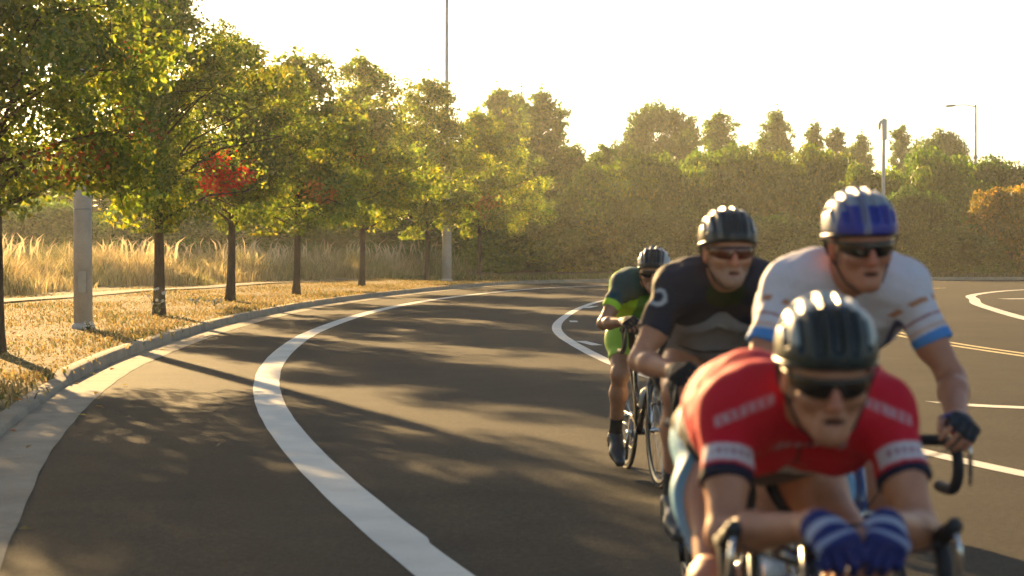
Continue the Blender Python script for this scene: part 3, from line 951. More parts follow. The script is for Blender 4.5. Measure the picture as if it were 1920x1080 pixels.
# ------------------------------------------------------------------ bodies: smooth blended volumes turned into one skin
class Field:
    def __init__(self, lo, hi, h):
        self.lo = np.array(lo, float); self.h = h
        self.n = np.ceil((np.array(hi) - self.lo) / h).astype(int) + 1
        self.f = np.full(tuple(self.n), 1.0, dtype=np.float32)
        self.ax = [(self.lo[i] + h * np.arange(self.n[i])).astype(np.float32) for i in range(3)]
    def region(self, lo, hi, m):
        a = np.floor((np.array(lo) - m - self.lo) / self.h).astype(int).clip(0)
        b = (np.ceil((np.array(hi) + m - self.lo) / self.h).astype(int) + 1).clip(0)
        sl = tuple(slice(int(a[i]), int(min(b[i], self.n[i]))) for i in range(3))
        X = self.ax[0][sl[0]][:, None, None]; Y = self.ax[1][sl[1]][None, :, None]; Z = self.ax[2][sl[2]][None, None, :]
        return sl, X, Y, Z
    def put(self, d, sl, k, sub=False):
        g = self.f[sl]
        if g.size == 0: return
        if sub:
            d = -d
            hh = np.maximum(k - np.abs(g - d), 0) / k
            self.f[sl] = np.maximum(g, d) + hh * hh * k * 0.25
        else:
            hh = np.maximum(k - np.abs(g - d), 0) / k
            self.f[sl] = np.minimum(g, d) - hh * hh * k * 0.25
    def cone(self, a, b, ra, rb, k=0.02, clips=(), sub=False):
        a = np.array(a, float); b = np.array(b, float)
        r = max(ra, rb)
        sl, X, Y, Z = self.region(np.minimum(a, b) - r, np.maximum(a, b) + r, max(k, 3 * self.h))
        ba = b - a; L2 = float(ba @ ba) + 1e-12
        t = np.clip(((X - a[0]) * ba[0] + (Y - a[1]) * ba[1] + (Z - a[2]) * ba[2]) / L2, 0, 1)
        d = np.sqrt((X - a[0] - t * ba[0]) ** 2 + (Y - a[1] - t * ba[1]) ** 2 + (Z - a[2] - t * ba[2]) ** 2) - (ra + (rb - ra) * t)
        for p, n in clips:
            n = np.array(n, float) / np.linalg.norm(n)
            d = np.maximum(d, (X - p[0]) * n[0] + (Y - p[1]) * n[1] + (Z - p[2]) * n[2])
        self.put(d.astype(np.float32), sl, k, sub)
    def ell(self, c, r, k=0.02, M=None, sub=False, clips=()):
        c = np.array(c, float); r = np.array(r, float); R_ = r.max()
        sl, X, Y, Z = self.region(c - R_, c + R_, max(k, 3 * self.h))
        x, y, z = X - c[0], Y - c[1], Z - c[2]
        if M is not None:      # columns of M are the ellipsoid's axes
            M = np.array(M)
            x, y, z = (x * M[0, i] + y * M[1, i] + z * M[2, i] for i in range(3))
        k0 = np.sqrt((x / r[0]) ** 2 + (y / r[1]) ** 2 + (z / r[2]) ** 2)
        k1 = np.sqrt((x / r[0] ** 2) ** 2 + (y / r[1] ** 2) ** 2 + (z / r[2] ** 2) ** 2) + 1e-6
        d = k0 * (k0 - 1) / k1
        for p, n in clips:
            n = np.array(n, float) / np.linalg.norm(n)
            d = np.maximum(d, (X - p[0]) * n[0] + (Y - p[1]) * n[1] + (Z - p[2]) * n[2])
        self.put(np.broadcast_to(d, self.f[sl].shape).astype(np.float32), sl, k, sub)
    def cut(self, p, n):
        n = np.array(n, float) / np.linalg.norm(n)
        X, Y, Z = self.ax[0][:, None, None], self.ax[1][None, :, None], self.ax[2][None, None, :]
        self.f = np.maximum(self.f, ((X - p[0]) * n[0] + (Y - p[1]) * n[1] + (Z - p[2]) * n[2]).astype(np.float32))
    def mesh(self):
        f, h, lo = self.f, self.h, self.lo
        s = f < 0
        c = np.zeros(tuple(self.n - 1), dtype=np.uint8)
        N = self.n
        for i in (0, 1):
            for j in (0, 1):
                for k in (0, 1):
                    c += s[i:N[0] - 1 + i, j:N[1] - 1 + j, k:N[2] - 1 + k]
        act = (c > 0) & (c < 8)
        I, J, K = np.nonzero(act)
        ids = np.full(act.shape, -1, dtype=np.int32)
        ids[I, J, K] = np.arange(len(I))
        acc = np.zeros((len(I), 3)); cnt = np.zeros(len(I))
        cor = [(i, j, k) for i in (0, 1) for j in (0, 1) for k in (0, 1)]
        for a in cor:
            for ax in range(3):
                if a[ax]: continue
                b = list(a); b[ax] = 1
                f0 = f[I + a[0], J + a[1], K + a[2]]; f1 = f[I + b[0], J + b[1], K + b[2]]
                m = (f0 < 0) != (f1 < 0)
                t = np.where(m, f0 / np.where(m, f0 - f1, 1), 0)
                for q in range(3):
                    acc[:, q] += np.where(m, a[q] + (t if q == ax else 0), 0)
                cnt += m
        v = (np.c_[I, J, K] + acc / cnt[:, None]) * h + lo
        faces = []
        for ax in range(3):
            o1, o2 = [(1, 2), (2, 0), (0, 1)][ax]
            sa = [slice(None)] * 3; sb = [slice(None)] * 3
            sa[ax] = slice(0, -1); sb[ax] = slice(1, None)
            ch = s[tuple(sa)] != s[tuple(sb)]
            P = np.array(np.nonzero(ch)).T
            P = P[(P[:, o1] > 0) & (P[:, o2] > 0) & (P[:, o1] < N[o1] - 1) & (P[:, o2] < N[o2] - 1)]
            ins = s[P[:, 0], P[:, 1], P[:, 2]]
            e1 = np.zeros(3, int); e1[o1] = 1
            e2 = np.zeros(3, int); e2[o2] = 1
            q = [P - e1 - e2, P - e2, P, P - e1]
            q = np.stack([ids[w[:, 0], w[:, 1], w[:, 2]] for w in q], 1)
            q[~ins] = q[~ins][:, ::-1]
            faces.append(q)
        F = np.concatenate(faces)
        F = F[(F >= 0).all(1)]
        return v, F

def normals_of(v, F):
    n = np.cross(v[F[:, 2]] - v[F[:, 0]], v[F[:, 3]] - v[F[:, 1]])
    out = np.zeros_like(v)
    for k in range(4):
        np.add.at(out, F[:, k], n)
    return out / (np.linalg.norm(out, axis=1)[:, None] + 1e-9)

def smooth_v(v, F, it=1, lam=0.5):
    for _ in range(it):
        acc = np.zeros_like(v); cnt = np.zeros(len(v))
        for k in range(4):
            a, b = F[:, k], F[:, (k + 1) % 4]
            np.add.at(acc, a, v[b]); np.add.at(acc, b, v[a])
            np.add.at(cnt, a, 1); np.add.at(cnt, b, 1)
        v = v + lam * (acc / np.maximum(cnt, 1)[:, None] - v)
    return v

def waves(p, seed, n=14, lo=22, hi=75, an=(1, 1, 1)):
    r_ = np.random.default_rng(seed)
    o = np.zeros(len(p))
    for _ in range(n):
        k = r_.normal(size=3) * np.array(an); k *= r_.uniform(lo, hi) / np.linalg.norm(k)
        o += np.sin(p @ k + r_.uniform(0, 6.28)) * r_.uniform(0.5, 1)
    return o / math.sqrt(n)

def vec(*a): return np.array(a, float)
def unit(a): return np.asarray(a, float) / np.linalg.norm(a)
def lerp(a, b, t): return np.asarray(a) * (1 - t) + np.asarray(b) * t

def mat_cloth(name, rough=0.75, sheen=0.25, weave=900, spec=0.25, coat=0.0, bumpy=0.25):
    m, nt, b = new_mat(name)
    at_ = node(nt, 'ShaderNodeAttribute', attribute_name='Col')
    n = noise(nt, weave * 0.25, 2, 0.6, coord(nt))
    c2 = ramp(nt, n, [(0.3, (0.86, 0.86, 0.86)), (0.7, (1.06, 1.06, 1.06))])
    nt.links.new(mixc(nt, 1.0, at_.outputs['Color'], c2, 'MULTIPLY'), b.inputs['Base Color'])
    b.inputs['Roughness'].default_value = rough
    b.inputs['Sheen Weight'].default_value = sheen
    b.inputs['Specular IOR Level'].default_value = spec
    b.inputs['Coat Weight'].default_value = coat
    b.inputs['Coat Roughness'].default_value = 0.15
    if bumpy: bump(nt, b, n, bumpy, 0.002)
    return m
def mat_skin():
    m, nt, b = new_mat('skin')
    at_ = node(nt, 'ShaderNodeAttribute', attribute_name='Col')
    co = coord(nt)
    n = noise(nt, 22, 5, 0.6, co)
    c2 = ramp(nt, n, [(0.3, (0.84, 0.80, 0.78)), (0.7, (1.08, 1.06, 1.05))])
    nt.links.new(mixc(nt, 1.0, at_.outputs['Color'], c2, 'MULTIPLY'), b.inputs['Base Color'])
    b.inputs['Roughness'].default_value = 0.48
    b.inputs['Subsurface Weight'].default_value = 0.12
    b.inputs['Subsurface Radius'].default_value = (1.0, 0.35, 0.2)
    b.inputs['Subsurface Scale'].default_value = 0.012
    bump(nt, b, noise(nt, 240, 3, 0.6, co), 0.15, 0.002)
    return m
M_CLOTH = mat_cloth('jersey_knit', 0.72, 0.0)
M_LYCRA = mat_cloth('stretch_fabric', 0.55, 0.0, 900, 0.35)
M_SHELL = mat_cloth('helmet_shell', 0.42, 0.0, 40, 0.4, 0.08, 0.0)
M_SHOE = mat_cloth('shoe_leather', 0.35, 0.0, 200, 0.5, 0.2, 0.1)
M_HAIR = mat_cloth('hair', 0.7, 0.3, 600, 0.3, 0.0, 0.8)
M_SKIN = mat_skin()
M_LENS = plain('dark_lens', (0.012, 0.010, 0.010), 0.08, 0.0, 0.1, 20, 0, 0.6)
M_LENS_RED = plain('red_lens', (0.10, 0.018, 0.010), 0.10, 0.0, 0.1, 20, 0, 0.6)
M_STRAP = plain('black_webbing', (0.02, 0.02, 0.02), 0.8, 0, 0.2, 300)
M_BLACK = plain('black_metal', (0.015, 0.015, 0.016), 0.35, 0.0, 0.2, 40, 0, 0.3)
M_TAPE = plain('bar_tape', (0.018, 0.018, 0.024), 0.7, 0, 0.3, 120, 0.4)
M_TYRE = plain('tyre_rubber', (0.022, 0.021, 0.020), 0.75, 0, 0.25, 60, 0.3)
M_CHROME = plain('polished_alloy', (0.62, 0.61, 0.60), 0.22, 0.95, 0.08, 30)
M_RUBBER = plain('hood_rubber', (0.025, 0.025, 0.027), 0.6, 0, 0.2, 90, 0.2)
M_CHAIN = plain('chain_steel', (0.25, 0.24, 0.23), 0.4, 0.8, 0.4, 300)
M_BOTTLE = plain('bottle_plastic', (0.62, 0.62, 0.60), 0.45, 0, 0.06, 20)
M_BAG = plain('black_nylon', (0.018, 0.018, 0.020), 0.8, 0, 0.3, 160, 0.4)

def two_bone(a, b, l1, l2, pole):
    """joint between a and b for limb lengths l1, l2, bent towards pole"""
    a, b = np.asarray(a, float), np.asarray(b, float)
    d = b - a; L = np.linalg.norm(d)
    if L > (l1 + l2) * 0.995:
        s = L / ((l1 + l2) * 0.995); l1 *= s; l2 *= s
    x = (l1 * l1 - l2 * l2 + L * L) / (2 * L)
    hgt = math.sqrt(max(l1 * l1 - x * x, 0))
    e = d / L
    p = np.asarray(pole, float) - e * (np.asarray(pole, float) @ e); p /= np.linalg.norm(p)
    return a + e * x + p * hgt

BB = vec(0, 0, 0.272)
def pose_rider(P):
    """joint positions in the bicycle's own frame: +y forwards, +x the rider's right"""
    J = {}
    hip = vec(*P['hip']); sh = vec(*P['shoulder'])
    J['pelvis'] = hip; J['chest'] = sh
    J['arch'] = P.get('arch', 0.05)
    for s, n_ in ((1, 'r'), (-1, 'l')):
        ang = P['crank'] + (0 if s > 0 else math.pi)
        ped = BB + vec(s * 0.135, 0.172 * math.cos(ang), 0.172 * math.sin(ang))
        J['pedal_' + n_] = ped
        tilt = P.get('foot_tilt', 0.25) + 0.2 * -math.sin(ang)
        fd = vec(0, math.cos(tilt), -math.sin(tilt)); fu = vec(0, math.sin(tilt), math.cos(tilt))
        J['toe_' + n_] = ped + fd * 0.075 + fu * 0.035
        J['ball_' + n_] = ped + fu * 0.04
        J['heel_' + n_] = ped - fd * 0.16 + fu * 0.04
        J['ankle_' + n_] = ped - fd * 0.115 + fu * 0.115
        J['fd_' + n_] = fd; J['fu_' + n_] = fu
        hj = hip + vec(s * 0.085, 0.01, -0.035)
        J['hip_' + n_] = hj
        J['knee_' + n_] = two_bone(hj, J['ankle_' + n_], 0.435 * P['size'], 0.43 * P['size'], vec(s * P.get('knee_out', 0.12), 1, 0.3))
        sj = sh + vec(s * 0.166 * P['size'], 0, 0) + vec(0, *P.get('sh_off', (0.0, -0.015)))
        J['sh_' + n_] = sj
        J['wrist_' + n_] = vec(s, 1, 1) * vec(*P['wrist'])
        J['elbow_' + n_] = two_bone(sj, J['wrist_' + n_], 0.29 * P['size'], 0.262 * P['size'], vec(s * P['elbow'][0], P['elbow'][1], P['elbow'][2]))
        J['hf_' + n_] = unit(vec(s, 1, 1) * vec(*P['hand_f']))
        nn = unit(vec(s, 1, 1) * vec(*P['hand_n'])); nn = unit(nn - J['hf_' + n_] * (nn @ J['hf_' + n_]))
        J['hn_' + n_] = nn
        th = np.cross(J['hf_' + n_], nn) * s          # towards the thumb
        if th[0] * s > 0.0 and abs(th[0]) > 0.3: th = -th
        J['ht_' + n_] = th
    J['head'] = vec(*P['head'])
    pit, yaw, roll = P['head_rot']
    J['HM'] = np.array(Matrix.Rotation(yaw, 3, 'Z') @ Matrix.Rotation(pit, 3, 'X') @ Matrix.Rotation(roll, 3, 'Y'))
    return J

def spine(J, n=6):
    a, b = J['pelvis'], J['chest']
    m = (a + b) / 2 + unit(vec(0, -(b - a)[2], (b - a)[1])) * J['arch']
    return [(1 - t) ** 2 * a + 2 * t * (1 - t) * m + t * t * b for t in np.linspace(0, 1, n)]

def torso(F, J, e, size, neck=True, lower=True):
    sp = spine(J, 6)
    wid = [0.070, 0.062, 0.066, 0.080, 0.092, 0.085]
    rad = [0.108, 0.100, 0.103, 0.112, 0.110, 0.080]
    for i in range(5):
        if i == 0 and not lower: pass
        for s in (-1, 1):
            F.cone(sp[i] + vec(s * wid[i], 0, 0), sp[i + 1] + vec(s * wid[i + 1], 0, 0), rad[i] * size + e, rad[i + 1] * size + e, 0.04)
    up = unit(sp[5] - sp[4]); front = unit(np.cross(up, vec(1, 0, 0)) * -1)
    if front[2] > 0: front = -front
    for s, n_ in ((1, 'r'), (-1, 'l')):
        F.cone(sp[5] + vec(s * 0.03, 0, 0), J['sh_' + n_], 0.060 * size + e, 0.052 * size + e, 0.05)      # shoulder girdle
        F.ell(sp[4] + vec(s * 0.075, 0, 0) + front * 0.055, np.array([0.075, 0.06, 0.075]) * size + e, 0.04)   # pectorals
        F.cone(sp[3] + vec(s * 0.10, 0, 0), J['sh_' + n_] + vec(-s * 0.02, 0, -0.03), 0.075 * size + e, 0.05 * size + e, 0.05)  # lats
    F.ell(sp[2] + front * 0.05, np.array([0.11, 0.085, 0.09]) * size + e, 0.05)      # belly
    return sp, front

def hand(F, J, n_, s, e, size=1.0, curl=(0.55, 0.8, 0.6), upto=3, spread=1.0):
    W = J['wrist_' + n_]; f, nn, th = J['hf_' + n_], J['hn_' + n_], J['ht_' + n_]
    lat = [0.032, 0.0108, -0.0108, -0.031]
    lens = [(0.042, 0.026, 0.021), (0.046, 0.030, 0.022), (0.043, 0.028, 0.021), (0.034, 0.021, 0.018)]
    kn = [0.090, 0.093, 0.088, 0.080]
    F.cone(J['elbow_' + n_], W, 0.001, 0.027 * size + e, 0.015, clips=[(W - unit(W - J['elbow_' + n_]) * 0.02, unit(J['elbow_' + n_] - W))])
    F.cone(W, W + f * 0.05, 0.026 * size + e, 0.027 * size + e, 0.02)
    for i in range(4):
        k0 = W + f * kn[i] * size + th * lat[i] * size
        F.cone(W + f * 0.015 + th * lat[i] * 0.55, k0, 0.0165 + e, 0.0125 + e, 0.016)
        p = k0; ang = 0.25
        for q in range(upto):
            ang += curl[q] + 0.06 * i
            d = f * math.cos(ang) + nn * math.sin(ang) + th * lat[i] * 1.5 * spread
            d = unit(d)
            p2 = p + d * lens[i][q] * size
            F.cone(p, p2, (0.0092 - 0.0007 * q) + e, (0.0088 - 0.0009 * q) + e, 0.002)
            p = p2
    t0 = W + f * 0.022 + th * 0.024 + nn * 0.006
    t1 = t0 + unit(f * 0.75 + th * 0.55 + nn * 0.40) * 0.045 * size
    t2 = t1 + unit(f * 0.80 + th * 0.05 + nn * 0.55) * 0.033 * size
    t3 = t2 + unit(f * 0.70 - th * 0.15 + nn * 0.65) * 0.024 * size
    F.cone(t0, t1, 0.0175 + e, 0.0125 + e, 0.014)
    if upto > 1:
        F.cone(t1, t2, 0.0118 + e, 0.0105 + e, 0.006)
        F.cone(t2, t3, 0.0105 + e, 0.0085 + e, 0.004)

def head_sdf(F, J, sc=1.0, gape=False):
    H, M = J['head'], J['HM']
    def q(x, y, z): return H + M @ (vec(x, y, z) * sc)
    def e(c, r, k, **kw): F.ell(q(*c), np.array(r) * sc, k, M, **kw)
    def c(a, b, ra, rb, k, **kw): F.cone(q(*a), q(*b), ra * sc, rb * sc, k, **kw)
    e((0, -0.012, 0.036), (0.074, 0.096, 0.084), 0.02)
    c((0, 0.030, 0.005), (0, 0.046, -0.070), 0.062, 0.036, 0.03)
    for s in (-1, 1):
        c((s * 0.052, -0.002, -0.045), (s * 0.016, 0.066, -0.098), 0.022, 0.018, 0.025)
        e((s * 0.043, 0.058, -0.026), (0.024, 0.024, 0.021), 0.022)
        e((s * 0.034, 0.086, -0.002), (0.017, 0.012, 0.012), 0.012, sub=True)
        e((s * 0.032, 0.074, -0.003), (0.0135, 0.0135, 0.0125), 0.004)
        e((s * 0.012, 0.092, -0.038), (0.0095, 0.011, 0.008), 0.008)
        e((s * 0.0795, -0.008, -0.008), (0.010, 0.019, 0.031), 0.008)
        e((s * 0.085, -0.004, -0.006), (0.005, 0.010, 0.018), 0.006, sub=True)
        c((s * 0.010, 0.084, 0.021), (s * 0.046, 0.068, 0.022), 0.012, 0.010, 0.014)
    for s in (-1, 1):
        c((s * 0.021, 0.090, -0.040), (s * 0.034, 0.078, -0.066), 0.0028, 0.0024, 0.008, sub=True)
    e((0, 0.072, -0.098), (0.024, 0.020, 0.018), 0.018)
    c((0, 0.084, 0.010), (0, 0.107, -0.033), 0.0085, 0.0125, 0.012)
    c((-0.020, 0.081, -0.061), (0.020, 0.081, -0.061), 0.0075, 0.0075, 0.010)
    c((-0.018, 0.081, -0.075), (0.018, 0.081, -0.075), 0.008, 0.008, 0.010)
    c((-0.023, 0.091, -0.0680), (0.023, 0.091, -0.0680), 0.0042, 0.0042, 0.004, sub=True)
    if gape: e((0, 0.090, -0.0685), (0.017, 0.014, 0.0065), 0.004, sub=True)
    return q

def build_mesh(name, F, mat, parent, colf, sm=1, disp=None, csm=1):
    v, f = F.mesh()
    if sm: v = smooth_v(v, f, sm)
    if disp is not None:
        v = v + normals_of(v, f) * disp(v)[:, None]
    cols = colf(v)
    cols = smooth_v(np.asarray(cols, float), f, csm, 0.5) if csm else cols
    me = np_mesh(name, v, f, cols)
    return link(name, me, mat, parent, True)

def const(c):
    return lambda v: np.tile(np.array(c, float), (len(v), 1))

def person(P):
    J = pose_rider(P); S = P['size']; h = P['vox']
    lo = np.min([J[k] for k in J if k not in ('HM', 'arch')and not k.startswith(('hf', 'hn', 'ht', 'fd', 'fu'))], axis=0) - 0.20
    hi = np.max([J[k] for k in J if k not in ('HM', 'arch')and not k.startswith(('hf', 'hn', 'ht', 'fd', 'fu'))], axis=0) + 0.22
    root = empty('person', P['loc'], P['rz'])
    tag(root, P['label'], 'person', 'cyclists riding in a close group')
    # ---- body
    F = Field(lo, hi, h)
    sp, front = torso(F, J, 0.0, S)
    nb = sp[5] + unit(sp[5] - sp[4]) * 0.03
    HM = J['HM']
    hq = head_sdf(F, J, 1.0, P.get('gape', True))
    F.cone(nb, hq(0, -0.022, -0.045), 0.062 * S, 0.056, 0.035)
    F.cone(nb + vec(0, 0.01, 0), hq(0, 0.005, -0.06), 0.05 * S, 0.048, 0.03)
    for s, n_ in ((1, 'r'), (-1, 'l')):
        a, b, c = J['sh_' + n_], J['elbow_' + n_], J['wrist_' + n_]
        F.ell(a, np.array([0.055, 0.055, 0.055]) * S, 0.04)
        F.cone(a, b, 0.046 * S, 0.037 * S, 0.025)
        F.ell(lerp(a, b, 0.5) + front * 0.008, np.array([0.044, 0.044, 0.07]) * S, 0.03)
        m = lerp(b, c, 0.3)
        F.cone(b, m, 0.037 * S, 0.040 * S, 0.02); F.cone(m, c, 0.040 * S, 0.025 * S, 0.02)
        hand(F, J, n_, s, 0.0, S, P['curl'])
        hj, k, an = J['hip_' + n_], J['knee_' + n_], J['ankle_' + n_]
        F.cone(hj, k, 0.088 * S, 0.056 * S, 0.04)
        F.ell(lerp(hj, k, 0.35), np.array([0.090, 0.095, 0.095]) * S, 0.05)
        F.ell(k + unit(k - lerp(hj, an, 0.5)) * 0.012, np.array([0.050, 0.052, 0.056]) * S, 0.02)
        cm = lerp(k, an, 0.32); backv = unit(lerp(hj, an, 0.5) - k)
        F.cone(k, cm, 0.052 * S, 0.053 * S, 0.03); F.cone(cm, an, 0.053 * S, 0.034 * S, 0.03)
        F.ell(cm + backv * 0.022, np.array([0.044, 0.046, 0.06]) * S, 0.04)
        F.ell(an, (0.038, 0.042, 0.04), 0.02)
        F.cone(J['heel_' + n_] + J['fu_' + n_] * 0.02, J['ball_' + n_] + J['fu_' + n_] * 0.01, 0.028, 0.028, 0.03)
    sk = np.array(P['skin'])
    def skin_col(v):
        c = np.tile(sk, (len(v), 1))
        loc = (v - J['head']) @ HM
        lips = (np.abs(loc[:, 0]) < 0.023) & (np.abs(loc[:, 2] + 0.068) < 0.0105 - 0.012 * np.abs(loc[:, 0]) / 0.023 * 0.6) & (loc[:, 1] > 0.07)
        c[lips] *= np.array([0.95, 0.76, 0.74])
        inside = (np.abs(loc[:, 0]) < 0.022) & (np.abs(loc[:, 2] + 0.0683) < 0.0052) & (loc[:, 1] > 0.06) & (loc[:, 1] < 0.0865)
        c[inside] = (0.05, 0.018, 0.014)
        ear = (np.abs(loc[:, 0]) > 0.074) & (np.abs(loc[:, 2] + 0.008) < 0.04) & (np.abs(loc[:, 1]) < 0.04)
        c[ear] *= np.array([1.15, 0.72, 0.62])
        nose = (np.abs(loc[:, 0]) < 0.025) & (loc[:, 1] > 0.088) & (np.abs(loc[:, 2] + 0.025) < 0.035)
        c[nose] *= np.array([1.05, 0.85, 0.82])
        if P.get('stubble') is not None:
            edge = 0.006 * waves(loc, 21, 12, 60, 200)
            st = (loc[:, 2] + edge < -0.036 - 0.35 * np.maximum(loc[:, 1] - 0.045, 0)) & (loc[:, 2] > -0.128) & (loc[:, 1] > -0.002) & ~lips
            mus = (np.abs(loc[:, 0]) < 0.030) & (np.abs(loc[:, 2] + 0.052 + edge * 0.3) < 0.007) & (loc[:, 1] > 0.06)
            gq = st | mus
            fade = np.clip((-0.030 - loc[gq, 2]) / 0.035, 0.15, 1)[:, None] * 0.5
            c[gq] = c[gq] * (1 - fade) + fade * np.array(P['stubble']) * (1 + 0.25 * waves(loc[gq], 5, 10, 300, 700))[:, None].clip(0.4, 1.6)
        return c
    def covered(v):      # under sleeves and shorts the body keeps clear of the cloth
        o = np.zeros(len(v))
        for s, n_ in ((1, 'r'), (-1, 'l')):
            for a, b, t0, t1, rr in ((J['sh_' + n_], J['elbow_' + n_], -0.1, P.get('sleeve', 0.62) - 0.04, 0.10), (J['hip_' + n_], J['knee_' + n_], 0.05, P.get('short_len', 0.72) - 0.04, 0.135)):
                ba = b - a; t = ((v - a) @ ba) / (ba @ ba)
                d = np.linalg.norm(v - a - t[:, None] * ba, axis=1)
                o = np.maximum(o, np.clip((t - t0) / 0.1, 0, 1) * np.clip((t1 - t) / 0.06, 0, 1) * (d < rr))
        return -0.016 * o
    build_mesh('body', F, M_SKIN, root, skin_col, 1, covered)
    # ---- jersey
    Fj = Field(vec(lo[0], sp[0][1] - 0.25, sp[0][2] - 0.25), hi, h * 0.8)
    torso(Fj, J, 0.009, S)
    hem = P.get('sleeve', 0.62)
    for s, n_ in ((1, 'r'), (-1, 'l')):
        a, b = J['sh_' + n_], J['elbow_' + n_]
        ax = unit(b - a); pe = lerp(a, b, hem)
        Fj.ell(a, np.array([0.063, 0.063, 0.063]) * S, 0.04)
        Fj.cone(a, lerp(a, b, hem + 0.2), 0.057 * S, 0.053 * S, 0.025, clips=[(pe, ax)])
    Fj.cone(nb - unit(nb - sp[4]) * 0.03, lerp(nb, hq(0, -0.022, -0.045), 0.38), 0.074, 0.066, 0.03,
            clips=[(lerp(nb, hq(0, -0.022, -0.045), 0.30), unit(hq(0, -0.022, -0.045) - nb))])
    d0 = unit(sp[1] - sp[0])
    Fj.cut(sp[0] - d0 * 0.02, -d0)
    def sleeve_t(v, n_):
        a, b = J['sh_' + n_], J['elbow_' + n_]
        ba = b - a; t = ((v - a) @ ba) / (ba @ ba)
        dist = np.linalg.norm(v - a - t[:, None] * ba, axis=1)
        return t, dist
    up = unit(sp[5] - sp[1])
    def body_uv(v):
        w = ((v - sp[1]) @ up) / np.linalg.norm(sp[5] - sp[1])
        fr = (v - lerp(sp[1], sp[5], 0.5)) @ front
        return v[:, 0], w, fr
    build_mesh('jersey', Fj, M_CLOTH, root, lambda v: P['jersey'](v, sleeve_t, body_uv, J), 1,
               lambda v: 0.0045 * waves(v, P['seed'], 16, 25, 80, (0.5, 1, 1)) + 0.0012 * waves(v, P['seed'] + 5, 14, 90, 170))
    # ---- shorts
    Fs = Field(lo, np.array([hi[0], hi[1], sp[1][2] + 0.25]), h)
    for s in (-1, 1):
        Fs.cone(sp[0] + vec(s * 0.070, 0, 0), sp[1] + vec(s * 0.062, 0, 0), 0.108 * S + 0.006, 0.100 * S + 0.005, 0.04)
    ends = {}
    for s, n_ in ((1, 'r'), (-1, 'l')):
        hj, k = J['hip_' + n_], J['knee_' + n_]
        pe = lerp(hj, k, P.get('short_len', 0.72)); ends[n_] = (hj, k)
        Fs.cone(hj, lerp(hj, k, 0.95), 0.094 * S, 0.065 * S, 0.04, clips=[(pe, unit(k - hj))])
        Fs.ell(lerp(hj, k, 0.35), np.array([0.096, 0.101, 0.101]) * S, 0.04, clips=[(pe, unit(k - hj))])
    Fs.cut(sp[1], unit(sp[1] - sp[0]))
    def leg_t(v, n_):
        a, b = ends[n_]
        ba = b - a
        t = ((v - a) @ ba) / (ba @ ba)
        return t
    build_mesh('cycling_shorts', Fs, M_LYCRA, root, lambda v: P['shorts'](v, leg_t, J), 1, lambda v: 0.0012 * waves(v, P['seed'] + 9, 12, 30, 90))
    # ---- socks, shoes, gloves
    for s, n_ in ((1, 'r'), (-1, 'l')):
        k, an = J['knee_' + n_], J['ankle_' + n_]
        ps = lerp(k, an, 0.72)
        Fk = Field(np.minimum(ps, J['ball_' + n_]) - 0.09, np.maximum(ps, J['toe_' + n_]) + 0.09, h)
        Fk.cone(lerp(k, an, 0.45), an, 0.052 * S, 0.039 * S, 0.02, clips=[(ps, unit(k - an))])
        Fk.ell(an, (0.042, 0.046, 0.044), 0.02)
        build_mesh('sock', Fk, M_CLOTH, root, const(P['sock']), 1)
        fd, fu = J['fd_' + n_], J['fu_' + n_]
        side = vec(1, 0, 0)
        Fk = Field(np.minimum(J['heel_' + n_], J['toe_' + n_]) - 0.10, np.maximum(np.maximum(J['heel_' + n_], J['toe_' + n_]), an) + 0.08, min(h, 0.005))
        pd = J['pedal_' + n_]
        sole = pd + fu * 0.008
        he, ba_, to = sole - fd * 0.155, sole, sole + fd * 0.085
        Fk.cone(he + fu * 0.038, ba_ + fu * 0.034, 0.036, 0.039, 0.03)
        Fk.cone(ba_ + fu * 0.034, to + fu * 0.024, 0.042, 0.027, 0.03)
        Fk.cone(ba_ + fu * 0.036 + side * 0.012 * s, to + fu * 0.022, 0.034, 0.024, 0.03)
        Fk.cone(he + fu * 0.045, an - fu * 0.02, 0.038, 0.044, 0.03)
        Fk.cone(ba_ + fu * 0.045, an - fu * 0.01 + fd * 0.02, 0.032, 0.042, 0.04)
        Fk.cut(sole, -fu)
        Fk.cut(an + fu * 0.010, fu - fd * 0.25)
        def shoe_col(v, he=he, fu=fu, c=np.array(P['shoe'])):
            o = np.tile(c, (len(v), 1)); z = (v - he) @ fu
            o[z < 0.014] = (0.03, 0.03, 0.03)
            return o
        shoe = build_mesh('shoe', Fk, M_SHOE, root, shoe_col, 1)
        st = MB()
        for q in (0.02, 0.055, 0.09):
            c0 = ba_ - fd * q
            st.tube([c0 + side * 0.044 + fu * 0.03, c0 + side * 0.035 + fu * (0.062 + q * .25), c0 + fu * (0.080 + q * 0.3), c0 - side * 0.035 + fu * (0.062 + q * .25), c0 - side * 0.044 + fu * 0.03], 0.006, 6, flat=0.6)
        st.build('shoe_strap', M_STRAP, shoe, True)
        if P['glove'] is not None:
            W, el = J['wrist_' + n_], J['elbow_' + n_]
            Fk = Field(W - 0.17, W + 0.17, 0.0035 if h < 0.0055 else 0.0045)
            Jg = dict(J)
            hand(Fk, Jg, n_, s, 0.0014, S, P['curl'], P.get('glove_len', 1))
            Fk.cut(W - unit(W - el) * 0.012, unit(el - W))
            gcol = P['glove']
            def gl(v, W=W, n_=n_):
                return gcol(v, (v - W) @ J['hf_' + n_], (v - W) @ J['ht_' + n_], (v - W) @ J['hn_' + n_])
            build_mesh('glove', Fk, M_CLOTH, root, gl, 1)
    # ---- helmet, glasses, hair
    H = J['head']
    hv = P.get('hvox', 0.003)
    Fh = Field((-0.125, -0.175, -0.045), (0.125, 0.155, 0.19), hv)
    Fh.ell((0, -0.016, 0.052), (0.099, 0.134, 0.107), 0.01)
